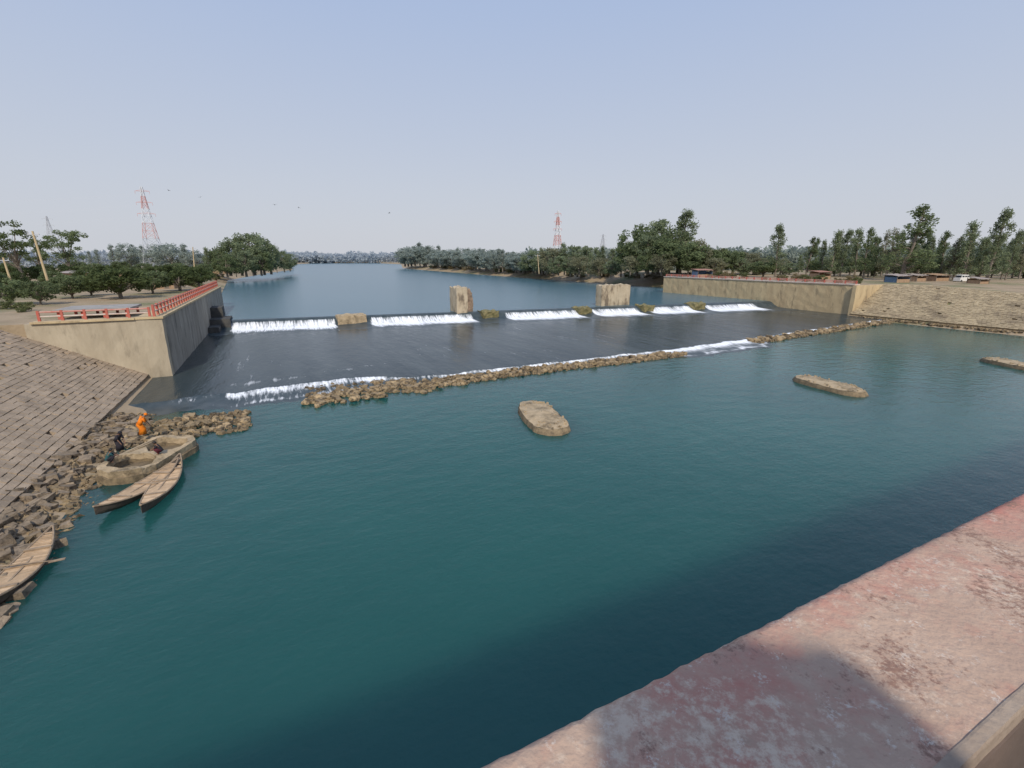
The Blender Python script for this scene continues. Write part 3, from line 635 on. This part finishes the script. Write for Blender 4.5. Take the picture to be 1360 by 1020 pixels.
# ------------------------------------------------------------ bridge
def BN(a,b_,z): return Vector((a*cb-b_*sb,a*sb+b_*cb,z))
PT=H-.75
br=empty('bridge',BN(0,-4,0),label='concrete bridge with faded red parapet under the viewer',cat='bridge')
mb=MB(); na,nb=330,30
for i in range(na+1):
    a=-1.6+5.6*i/na
    for j in range(nb+1):
        t=j/nb; b_=.195+(.513-.195)*t
        ed=noise.noise(Vector((a*5,0,0)))*.003+noise.noise(Vector((a*30,0,3)))*.0045+noise.noise(Vector((a*80,0,3)))*.002
        if t>.9: b_+=ed*(t-.9)/.1
        z=PT+noise.noise(Vector((a*2,b_*2,0)))*.003+noise.noise(Vector((a*14,b_*14,0)))*.002+noise.noise(Vector((a*45,b_*45,0)))*.0012
        if j>=nb-1: z-=.004*(j-nb+2)**2
        mb.v.append(BN(a,b_,z))
    for dz in (.03,.9): mb.v.append(BN(a,.513+ed+(.004 if dz<.1 else 0),PT-dz-(.0 if dz>.1 else abs(ed))))
W_=nb+3
for i in range(na):
    for j in range(W_-1): mb.f.append((i*W_+j,(i+1)*W_+j,(i+1)*W_+j+1,i*W_+j+1))
mb.build('parapet_top',M['parapet'],br,smooth=True)
for (a0,a1) in((-70,-1.605),(4.005,130)):
    mb=MB(); mb.box(BN((a0+a1)/2,.354,PT-.4),(a1-a0,.318,.8),Matrix.Rotation(BE,3,'Z')); mb.build('parapet',M['parapet'],br)
mb=MB(); mb.box(BN(1.2,.33,PT-.42),(5.6,.25,.78),Matrix.Rotation(BE,3,'Z')); mb.build('parapet',M['parapet'],br)
mb=MB(); prof=[(.198,-.01),(.196,.003),(.192,.004),(.178,.003),(.176,-.004),(.1745,-.05)]
na=200
for i in range(na+1):
    a=-2+6*i/na
    for (b_,z) in prof: mb.v.append(BN(a,b_+noise.noise(Vector((a*9,b_*30,1)))*.0015+noise.noise(Vector((a*60,b_*9,1)))*.001,PT+z+noise.noise(Vector((a*12,b_*30,2)))*.002))
for i in range(na):
    for j in range(5): mb.f.append((i*6+j,i*6+j+1,(i+1)*6+j+1,(i+1)*6+j))
mb.build('parapet_lip',M['parapet_pale'],br,smooth=False)
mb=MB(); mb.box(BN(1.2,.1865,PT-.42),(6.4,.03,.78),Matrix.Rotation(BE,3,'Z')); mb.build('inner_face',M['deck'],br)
mb=MB(); mb.box(BN(30,-3.8,DECK-.5),(200,8.6,1.0),Matrix.Rotation(BE,3,'Z')); mb.build('deck',M['deck'],br)
mb=MB(); mb.box(BN(30,-7.9,DECK+.45),(200,.32,.9),Matrix.Rotation(BE,3,'Z')); mb.build('parapet',M['parapet'],br)
for a in(-14,22,50,80,108):
    mb=MB(); mb.box(BN(a,-3.9,4.2),(1.6,6.2,10.6),Matrix.Rotation(BE,3,'Z')); mb.build('pier',M['concrete'],br)
# ------------------------------------------------------------ trees
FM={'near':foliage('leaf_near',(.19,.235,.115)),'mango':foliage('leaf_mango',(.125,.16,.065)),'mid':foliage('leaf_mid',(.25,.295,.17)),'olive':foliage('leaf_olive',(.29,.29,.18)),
 'haze':foliage('leaf_haze',(.34,.39,.345),.9,.07,tr=.5),'far':foliage('leaf_far_hazed',(.45,.50,.54),.95,.03,.1,tr=.5),'back':foliage('leaf_back_hazed',(.33,.38,.33),.85,.07,.1,tr=.5),'shrub':foliage('leaf_shrub',(.18,.20,.09)),'brown':foliage('leaf_brown',(.27,.22,.12))}  # mid, haze, far and back leaf colours paled to paint in distance haze
def leaves(mb,c,r,n,sz,sq=1.0):
    for _ in range(n):
        d=Vector((random.gauss(0,1),random.gauss(0,1),random.gauss(0,1))).normalized()*r*(random.random()**.45); d.z*=sq
        p=c+d; a=Vector((rnd(-1,1),rnd(-1,1),rnd(-.6,1))).normalized(); b=a.orthogonal().normalized(); k=a.cross(b); s=sz*rnd(.6,1.3)
        t=rnd(0,6.3); b2=b*math.cos(t)+k*math.sin(t); k2=k*math.cos(t)-b*math.sin(t)
        mb.add([p-b2*s,p+k2*s*.5,p+b2*s,p-k2*s*.5],[(0,1,2,3)])
def make_tree(kind,seed,fm):
    random.seed(seed); cl=[]
    tk=MB(); cr=MB()
    if kind=='euc':
        Ht=18; top=Vector((rnd(-.8,.8),rnd(-.8,.8),Ht)); pts=[Vector((0,0,0))]+[Vector((top.x*t+rnd(-.2,.2),top.y*t+rnd(-.2,.2),Ht*t)) for t in(.25,.5,.75,.95)]
        tk.path(pts,[.3,.24,.17,.1,.04])
        for i in range(50):
            t=rnd(.2,1); rad=(1-t)**.6*3.0*rnd(.2,1)+.2; an=rnd(0,6.3); ax=Vector((top.x*t,top.y*t,Ht*t)); c=ax+Vector((math.cos(an)*rad,math.sin(an)*rad,rnd(-.3,.3))); cl.append((c,rnd(.5,1.2),ax-Vector((0,0,1.2))))
        per=62; sz=.23; sq=1.35
    elif kind=='broad':
        Ht=12; tk.path([Vector((0,0,0)),Vector((.1,0,2)),Vector((.2,.1,4.2)),Vector((0,.2,8))],[.42,.34,.26,.08])
        for i in range(66):
            d=Vector((random.gauss(0,1),random.gauss(0,1),random.gauss(0,1))).normalized(); q=rnd(.5,1.08); c=Vector((d.x*4.2*q,d.y*4.2*q,6.2+d.z*4.9*q)); cl.append((c,rnd(.7,1.5),Vector((0,0,3.8))))
        per=78; sz=.27; sq=.9
    elif kind=='mango':
        Ht=6; tk.path([Vector((0,0,0)),Vector((.05,0,1.3)),Vector((0,.1,3.4))],[.22,.18,.08])
        for i in range(70):
            d=Vector((random.gauss(0,1),random.gauss(0,1),random.gauss(0,.9))).normalized(); q=rnd(.6,1); c=Vector((d.x*2.8*q,d.y*2.8*q,3.4+d.z*2.1*q)); cl.append((c,rnd(.45,.85),Vector((0,0,1.2))))
        per=72; sz=.18; sq=.8
    elif kind=='sparse':
        Ht=14; tk.path([Vector((0,0,0)),Vector((.3,0,3)),Vector((.1,.2,6)),Vector((.5,.2,9))],[.38,.3,.22,.08])
        for i in range(34):
            an=rnd(0,6.3); rr=rnd(1.0,6.4); c=Vector((math.cos(an)*rr,math.sin(an)*rr,rnd(6.5,13.6)-rr*.25)); cl.append((c,rnd(.8,1.6),Vector((.2,.1,rnd(3.5,7)))))
        per=85; sz=.24; sq=.55
    else:
        Ht=2; tk.path([Vector((0,0,0)),Vector((.1,0,.9))],[.05,.02])
        for i in range(22): cl.append((Vector((rnd(-1.1,1.1),rnd(-1.1,1.1),rnd(.3,1.6))),rnd(.3,.5),Vector((0,0,.1))))
        per=60; sz=.12; sq=.8
    for i,(c,r,o) in enumerate(cl):
        leaves(cr,c,r,per,sz,sq)
        if i%2==0:
            mid=o.lerp(c,.5)+Vector((rnd(-.3,.3),rnd(-.3,.3),rnd(0,.4)))*(.3 if kind in('shrub','mango') else 1); bs=.09*Ht/12
            tk.path([o,mid,c],[bs,bs*.7,bs*.3],4)
    nm={'euc':'tall_tree','broad':'broad_tree','mango':'orchard_tree','sparse':'sparse_tree','shrub':'shrub'}[kind]
    root=empty(nm); a=tk.build('trunk',M['bark'],loc=ZERO); a.parent=root; b=cr.build('crown',fm,loc=ZERO); b.parent=root
    return [root,Ht,False]
T={}
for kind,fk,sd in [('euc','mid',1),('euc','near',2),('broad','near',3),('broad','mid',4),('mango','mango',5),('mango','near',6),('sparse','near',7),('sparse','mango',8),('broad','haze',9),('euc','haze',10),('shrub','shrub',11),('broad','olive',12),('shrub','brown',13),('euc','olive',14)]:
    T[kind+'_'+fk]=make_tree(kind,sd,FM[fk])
def place(key,pos,h,label,group,cat='tree',wide=1.0):
    t=T[key]; sc=h/t[1]; rz=rnd(0,6.28); scv=(sc*wide,sc*wide,sc)
    if not t[2]:
        t[2]=True; r=t[0]; r.location=pos; r.rotation_euler=(0,0,rz); r.scale=scv; tag(r,label,cat,group); return r
    r=dup(t[0],pos,rz,scv,label,group,cat)
    if not group and 'group' in r: del r['group']
    return r
def tree(key,u,Y,vt,zb,label,group=None,wide=1.0,cat='tree'):
    vb_=345+F*(H-zb)/Y; p=PY(u,(vt+vb_)/2,Y); top=PY(u,vt,Y).z
    return place(key,Vector((p.x,p.y,zb-.35)),top-zb+.35,label,group,cat,wide)
random.seed(5)
G='low orchard trees on the left bank'
LO='low dense dark green orchard tree among the rows on the left bank'
tree('mango_mango',156,72,348,ZL,'largest dark domed orchard tree right behind the left abutment',wide=1.45)
tree('mango_near',50,62,369,ZL,'small rounded orchard tree near the left picture edge beside the pole',wide=1.1)
tree('mango_mango',236,90,348,ZL,'domed orchard tree closest to the far end of the abutment',wide=1.45)
for (u,Y,vt) in [(8,62,368),(92,72,362),(118,78,364),(200,82,356),(262,104,352),(14,88,357),(70,92,357),(118,100,353),(182,100,353),(208,125,350),(36,120,351),(92,125,349),(152,130,348),(250,130,350),(60,150,348),(0,140,348),(122,160,347),(192,160,347),(235,170,347),(270,160,348),(-25,78,355),(-40,110,350),(15,180,346),(100,195,345),(160,200,345)]:
    tree(random.choice(['mango_mango','mango_near','mango_near']),u,Y,vt,ZL,LO,G,rnd(1.05,1.35))
tree('sparse_mango',18,115,291,ZL,'tall dark spreading tree at the left picture edge',wide=1.0)
tree('sparse_near',88,130,299,ZL,'tall thin crowned dark tree right of the leaning pole',wide=.9)
tree('sparse_near',48,150,312,ZL,'smaller spreading tree between the two tall dark ones')
G2='hazy trees far beyond the left orchard'
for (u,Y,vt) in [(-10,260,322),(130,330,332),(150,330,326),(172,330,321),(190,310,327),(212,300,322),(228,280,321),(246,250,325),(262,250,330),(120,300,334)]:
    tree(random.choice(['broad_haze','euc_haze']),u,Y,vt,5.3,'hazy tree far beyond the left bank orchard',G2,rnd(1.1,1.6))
G3='dense trees on the left river point'
for (u,Y,vt) in [(276,225,330),(290,230,326),(303,238,318),(318,240,311),(334,245,305),(348,250,311),(358,262,326),(300,215,334),(325,225,330),(345,240,328),(366,290,330),(376,310,331),(384,330,335),(312,220,338),(335,230,338)]:
    tree(random.choice(['broad_mid','broad_mid','euc_mid','broad_near']),u,Y,vt,4.6,'dense green tree on the wooded point of the left bank',G3,rnd(1.0,1.35))
G4='trees lining the far right bank upstream'
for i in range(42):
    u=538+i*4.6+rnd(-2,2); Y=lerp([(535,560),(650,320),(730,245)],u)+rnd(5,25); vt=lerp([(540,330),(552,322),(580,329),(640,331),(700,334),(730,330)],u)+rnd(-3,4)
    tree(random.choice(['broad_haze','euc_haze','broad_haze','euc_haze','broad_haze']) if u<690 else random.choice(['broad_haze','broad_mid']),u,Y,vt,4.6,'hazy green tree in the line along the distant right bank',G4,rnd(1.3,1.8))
G5='trees behind the bend of the right bank'
for (u,Y,vt) in [(735,240,326),(750,235,324),(765,230,323),(782,225,325),(800,220,328),(815,215,331),(742,225,338),(770,215,338),(795,205,340),(826,205,322),(720,250,330),(758,220,342),(782,210,344),(812,200,344)]:
    tree(random.choice(['broad_mid','broad_olive','broad_mid','euc_mid']),u,Y,vt,5.2,'bushy green tree between the red white pylon and the tall clump',G5,rnd(1.2,1.5))
tree('broad_near',848,195,291,6,'tall leafy tree at the left of the big clump on the right bank',wide=1.05)
tree('broad_mid',876,200,286,6,'tallest rounded tree in the middle of the big clump on the right bank',wide=1.05)
tree('euc_mid',903,197,282,6,'tall upright tree at the right of the big clump on the right bank',wide=1.8)
tree('broad_olive',928,185,314,6,'olive brown rounded tree just right of the big clump',wide=1.3)
G6='dense trees behind the retaining wall'
for (u,Y,vt) in [(840,190,316),(862,185,308),(888,180,310),(905,180,316),(945,185,326),(960,180,328),(975,185,328),(992,185,332),(915,175,336),(950,172,340),(858,178,334),(880,175,334),(985,175,342),(1010,180,340),(838,180,338),(870,190,298),(890,192,302)]:
    tree(random.choice(['broad_mid','broad_near','broad_olive','mango_near']),u,Y,vt,ZR,'dense mid height tree behind the right bank retaining wall',G6,rnd(1.2,1.5))
for (u,Y,vt,k,l,wd) in [(1034,150,300,'euc_mid','tall narrow tree standing alone right of the retaining wall trees',1.35),(1074,155,316,'euc_near','slim dark tree right of the lone tall narrow one',1.3),
    (1207,128,275,'euc_near','tallest tree on the right bank with a broad uneven crown',1.9),(1288,122,297,'euc_mid','tall open crowned tree left of the rightmost tall tree',1.35),(1322,118,281,'euc_mid','rightmost tall slender tree with airy foliage',1.2)]:
    tree(k,u,Y,vt,ZR,l,None,wd)
G7='row of slender trees on the right bank'
for i in range(34):
    u=1088+i*8.8+rnd(-3,3); Y=rnd(135,165)if u<1250 else rnd(122,145); vt=lerp([(1088,316),(1150,309),(1190,311),(1240,314),(1300,314),(1380,308)],u)+rnd(-6,9)
    tree(random.choice(['euc_mid','euc_near','euc_mid','euc_olive']),u,Y,vt,ZR,'slender feathery tree in the close row along the right bank',G7,rnd(.95,1.35))
G8='low bushy trees under the slender row'
for i in range(30):
    u=1000+i*13+rnd(-4,4); Y=rnd(150,190) if u<1180 else rnd(140,170)
    tree(random.choice(['mango_near','broad_mid','euc_mid','broad_olive']),u,Y,rnd(336,349),ZR,'low bushy tree behind the slender row on the right bank',G8,rnd(1.3,1.8))
G9='shrubs along the top of the right bank'
for i in range(26):
    s=rnd(62,112); w_=rnd(117,128); place(random.choice(['shrub_shrub','shrub_brown']),SW(s,w_,ZR),rnd(.9,2.2),'low shrub on the ground behind the right retaining wall',G9,'shrub',1.2)
G10='shrubs on the left bank slope upstream'
for i in range(30):
    s=rnd(125,300); w_=lerp(WL,s)-rnd(3,14); place(random.choice(['shrub_shrub','shrub_brown']),SW(s,w_,lerp([(3,2.8),(14,5.8)],lerp(WL,s)-w_)),rnd(1.2,3),'low shrub on the natural left bank beyond the abutment',G10,'shrub',1.3)
G11='shrubs on the right bank slope upstream'
for i in range(60):
    s=rnd(122,480); d_=rnd(5,16); w_=lerp(WR,s)+d_; place(random.choice(['shrub_shrub','shrub_brown']),SW(s,w_,lerp([(2,2.6),(7,3.9),(13,5)],d_)),rnd(1.5,3.6),'low shrub on the natural right bank upstream of the wall',G11,'shrub',1.3)
G12='small shrubs on top of the left revetment'
for i in range(18):
    s=rnd(52,80); w_=rnd(-38,-22); place('shrub_shrub',SW(s,w_,ZL),rnd(.5,1.2),'small shrub on the bare ground above the left revetment',G12,'shrub',1.2)
def wood(name,spans,m,label,n,zb):
    mb=MB()
    for (u0,u1,Y0,Y1,v0,v1,sz) in spans:
        for i in range(n):
            t=random.random(); u=u0+(u1-u0)*t; Y=(Y0+(Y1-Y0)*t)*rnd(.97,1.06); vt=v0+(v1-v0)*t+noise.noise(Vector((u*.08,Y*.01,0)))*5+noise.noise(Vector((u*.3,0,3)))*3
            p=PY(u,vt,Y); z=zb+(p.z-zb)*(random.random()**.7); leaves(mb,Vector((p.x,p.y,z)),sz*1.5,3,sz)
    tag(mb.build(name,m),label,'trees',kind='stuff')
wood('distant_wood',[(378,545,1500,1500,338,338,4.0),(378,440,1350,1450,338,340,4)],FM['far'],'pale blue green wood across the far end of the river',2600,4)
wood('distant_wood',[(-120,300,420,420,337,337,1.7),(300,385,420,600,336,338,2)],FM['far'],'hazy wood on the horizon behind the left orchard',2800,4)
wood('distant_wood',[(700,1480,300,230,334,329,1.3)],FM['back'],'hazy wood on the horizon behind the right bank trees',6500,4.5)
# ------------------------------------------------------------ pylons, poles, wires
def pylon(u,Y,vt,W,label,red=True,arms=3,r=.17,split=.5):
    b=PY(u,335,Y); top=PY(u,vt,Y).z; zb=5; hh=top-zb
    root=empty('transmission_tower',(b.x,b.y,zb),R(20),label=label,cat='pylon')
    hwf=lambda t: W/2*(1-t)**1.15+.45
    N=12
    lv=[1-(1-i/N)**1.25 for i in range(N+1)]
    for i0 in range(0,N,2):
        mb=MB(); 
        for i in(i0,i0+1):
            t0,t1=lv[i],lv[i+1]
            c0=[Vector((sx*hwf(t0),sy*hwf(t0),hh*t0)) for sx,sy in((1,1),(-1,1),(-1,-1),(1,-1))]; c1=[Vector((sx*hwf(t1),sy*hwf(t1),hh*t1)) for sx,sy in((1,1),(-1,1),(-1,-1),(1,-1))]
            for k in range(4):
                mb.tube(c0[k],c1[k],r,n=4); mb.tube(c0[k],c1[(k+1)%4],r*.6,n=4); mb.tube(c0[(k+1)%4],c1[k],r*.6,n=4); mb.tube(c1[k],c1[(k+1)%4],r*.6,n=4)
        mt=M['grey_metal'] if (not red or lv[i0+1]<split) else M['pred' if (i0//2)%2==0 else 'pwhite']
        o=mb.build('lattice_section',mt,loc=ZERO); o.parent=root
    for k in range(arms):
        t=.95-.13*k; z=hh*t; L=W*.36+.5*k
        am=MB()
        for sg in(1,-1):
            am.tube((0,0,z+.9),(sg*L,0,z),r*.7,n=4); am.tube((0,.5,z),(sg*L,0,z),r*.7,n=4); am.tube((0,-.5,z),(sg*L,0,z),r*.7,n=4); am.tube((sg*L,0,z),(sg*L,0,z-1.6),r*.6,n=4)
        o=am.build('cross_arm',M['pred'] if red else M['grey_metal'],loc=ZERO); o.parent=root
    return root,hh
pa,ha=pylon(204,300,248,10,'tall red and white lattice pylon on the left bank',split=.45,r=.14)
pb,hb=pylon(740,420,280,8,'red and white lattice pylon in the middle behind the right bank trees',r=.22,split=.1)
pylon(800,640,311,12,'small faint grey lattice pylon right of the middle pylon',False,3,.18)
pylon(73,620,287,14,'faint grey lattice pylon behind the dark trees at left',False,3,.18)
def wire(a,b,sag,label,r=.025):
    mb=MB(); pts=[]
    for i in range(25):
        t=i/24; p=a.lerp(b,t); p.z-=sag*4*t*(1-t); pts.append(p)
    mb.path(pts,[r]*25,3); tag(mb.build('power_line',M['grey_metal'],loc=a),label,'power line','power lines from the left pylon')
pl_=Vector(pa.location)
for k in range(3):
    for sg in(1,-1):
        L=3.6+.5*k; a=pl_+Vector((sg*L*math.cos(R(20)),sg*L*math.sin(R(20)),ha*(.95-.13*k)-1.6)); wire(a,a+Vector((-330,-60,2)),9,'thin power line running left from the red and white pylon')
def epole(u0,v0,u1,v1,Y,label,rr=.13):
    b=PY(u0,v0,Y); t=PY(u1,v1,Y); root=empty('utility_pole',b,label=label,cat='pole')
    m=MB(); m.tube(b-Vector((0,0,.5)),t,rr*1.3,rr,8); m.build('shaft',M['concrete_light'],root)
    m=MB(); d=(t-b).normalized(); m.box(t-d*.5,(1.8,.1,.12)); m.build('cross_bar',M['grey_metal'],root)
    for x in(-.8,0,.8): m=MB(); m.tube(t-d*.5+Vector((x,0,.05)),t-d*.5+Vector((x,0,.28)),.05,.04); m.build('insulator',M['white'],root)
epole(63,371,43,307,75,'leaning concrete utility pole between the orchard trees at left')
epole(14,372,4,342,85,'short concrete pole at the left picture edge')
epole(258,356,256,328,150,'thin utility pole behind the far end of the left abutment')
epole(716,362,714,338,190,'thin pole on the right bank below the middle pylon')
# ------------------------------------------------------------ huts, stalls, van
def hut(u,Y,zb,w_,d_,h_,roof,wall,label,rz=.3,openf=True,cat='hut'):
    p=PY(u,350,Y); p.z=zb; root=empty('market_stall' if openf else 'hut',p,rz,label=label,cat=cat)
    for sx in(-1,1):
        for sy in(-1,1):
            m=MB(); m.tube((sx*w_/2,sy*d_/2,0),(sx*w_/2,sy*d_/2,h_+(.25 if sy>0 else 0)),.06,n=6); o=m.build('post',M['bark'],loc=ZERO); o.parent=root
    m=MB(); n=14
    for i in range(n+1):
        x=-w_/2-.3+(w_+.6)*i/n; z=.05*(i%2)
        for (y,dz) in((-d_/2-.4,-.05),(0,.2),(d_/2+.4,.33)): m.v.append(Vector((x,y,h_+dz+z)))
    for i in range(n):
        for j in range(2): m.f.append((i*3+j,(i+1)*3+j,(i+1)*3+j+1,i*3+j+1))
    o=m.build('roof',roof,loc=ZERO); o.parent=root
    m=MB(); m.box((0,d_/2-.05,h_/2),(w_-.15,.06,h_)); o=m.build('back_wall',wall,loc=ZERO); o.parent=root
    for sx in(-1,1): m=MB(); m.box((sx*(w_/2-.08),0,h_*.4),(.05,d_-.2,h_*.8)); o=m.build('side_wall',wall,loc=ZERO); o.parent=root
    m=MB(); m.box((0,-d_/2+.12,.45 if openf else h_*.5),(w_-.2,.08,.9 if openf else h_)); o=m.build('front_counter' if openf else 'front_wall',M['mud'] if openf else wall,loc=ZERO); o.parent=root
    if not openf: m=MB(); m.box((w_*.15,-d_/2+.05,.9),(.8,.05,1.8)); o=m.build('door',M['bark'],loc=ZERO); o.parent=root
hut(934,150,ZR,5.5,3,2.2,M['rusty'],M['tarp'],'red roofed stall with blue walls above the retaining wall')
hut(1196,116,ZR-.1,4.5,3,1.7,M['tin'],M['tarp'],'grey roofed stall with blue tarpaulin by the right bank slope')
hut(1220,122,ZR-.1,3.5,3,1.6,M['tin'],M['mud'],'small tin roofed stall right behind the blue tarpaulin stall')
hut(1092,135,ZR,4.5,3,2.0,M['rusty'],M['mud'],'brown roofed stall behind the near end of the retaining wall')
hut(1248,124,ZR-.1,5,3,1.6,M['mud'],M['mud'],'long low earth coloured stall left of the white van')
hut(1305,110,ZR-.4,3.2,2.5,1.5,M['tin'],M['mud'],'small grey roofed stall near the right picture edge')
hut(214,98,ZL,4,2.6,1.9,M['rusty'],M['mud'],'small brown hut among the left orchard trees',openf=False)
hut(290,250,4.9,11,4,3,M['rusty'],M['mud'],'long red roofed hut at the foot of the wooded point',openf=False)
hut(130,110,ZL,13,5,2.9,M['tin'],M['mud'],'long grey roofed shed among the left orchard trees',rz=.45,openf=False)
p=PY(1279,362,118); p.z=ZR-.1; van=empty('parked_van',p,R(15),label='small white van parked among stalls on the right bank',cat='van')
def vp(nm,c,d,m_,top=1.0):
    m=MB(); m.box(c,d,None,top); o=m.build(nm,m_,loc=ZERO); o.parent=van
vp('body',(0,0,.75),(3.2,1.5,.8),M['white'],.97); vp('cabin',(.2,0,1.5),(2.6,1.4,.7),M['white'],.86)
vp('windscreen',(-1.12,0,1.45),(.06,1.1,.45),M['glass']); 
for x in(-.6,.3,1.1): vp('window',(x,-.685,1.45),(.65,.05,.38),M['glass'])
for x in(-1.1,1.1):
    for y in(-.7,.7): m=MB(); m.tube((x,y-.1,.32),(x,y+.1,.32),.32,n=14); o=m.build('wheel',M['tyre'],loc=ZERO); o.parent=van
# ------------------------------------------------------------ birds
for i,(u,v,Y) in enumerate([(365,272,100),(397,276,130),(224,253,130),(517,283,120),(266,262,130)]):
    p=PY(u,v,Y); m=MB(); m.tube((-.0,-.22,0),(0,.2,0),.05,.03,5)
    for sg in(1,-1): m.add([(0,-.08,.03),(0,.1,.03),(sg*.3,.06,.14),(sg*.3,-.08,.14),(sg*.6,-.02,.04)],[(0,1,2,3),(3,2,4)])
    o=m.build('bird',M['black'],loc=ZERO); o.location=p; o.rotation_euler=(0,rnd(-.4,.4),rnd(0,6)); tag(o,'small dark bird flying over the river in the hazy sky','bird','birds in the sky')
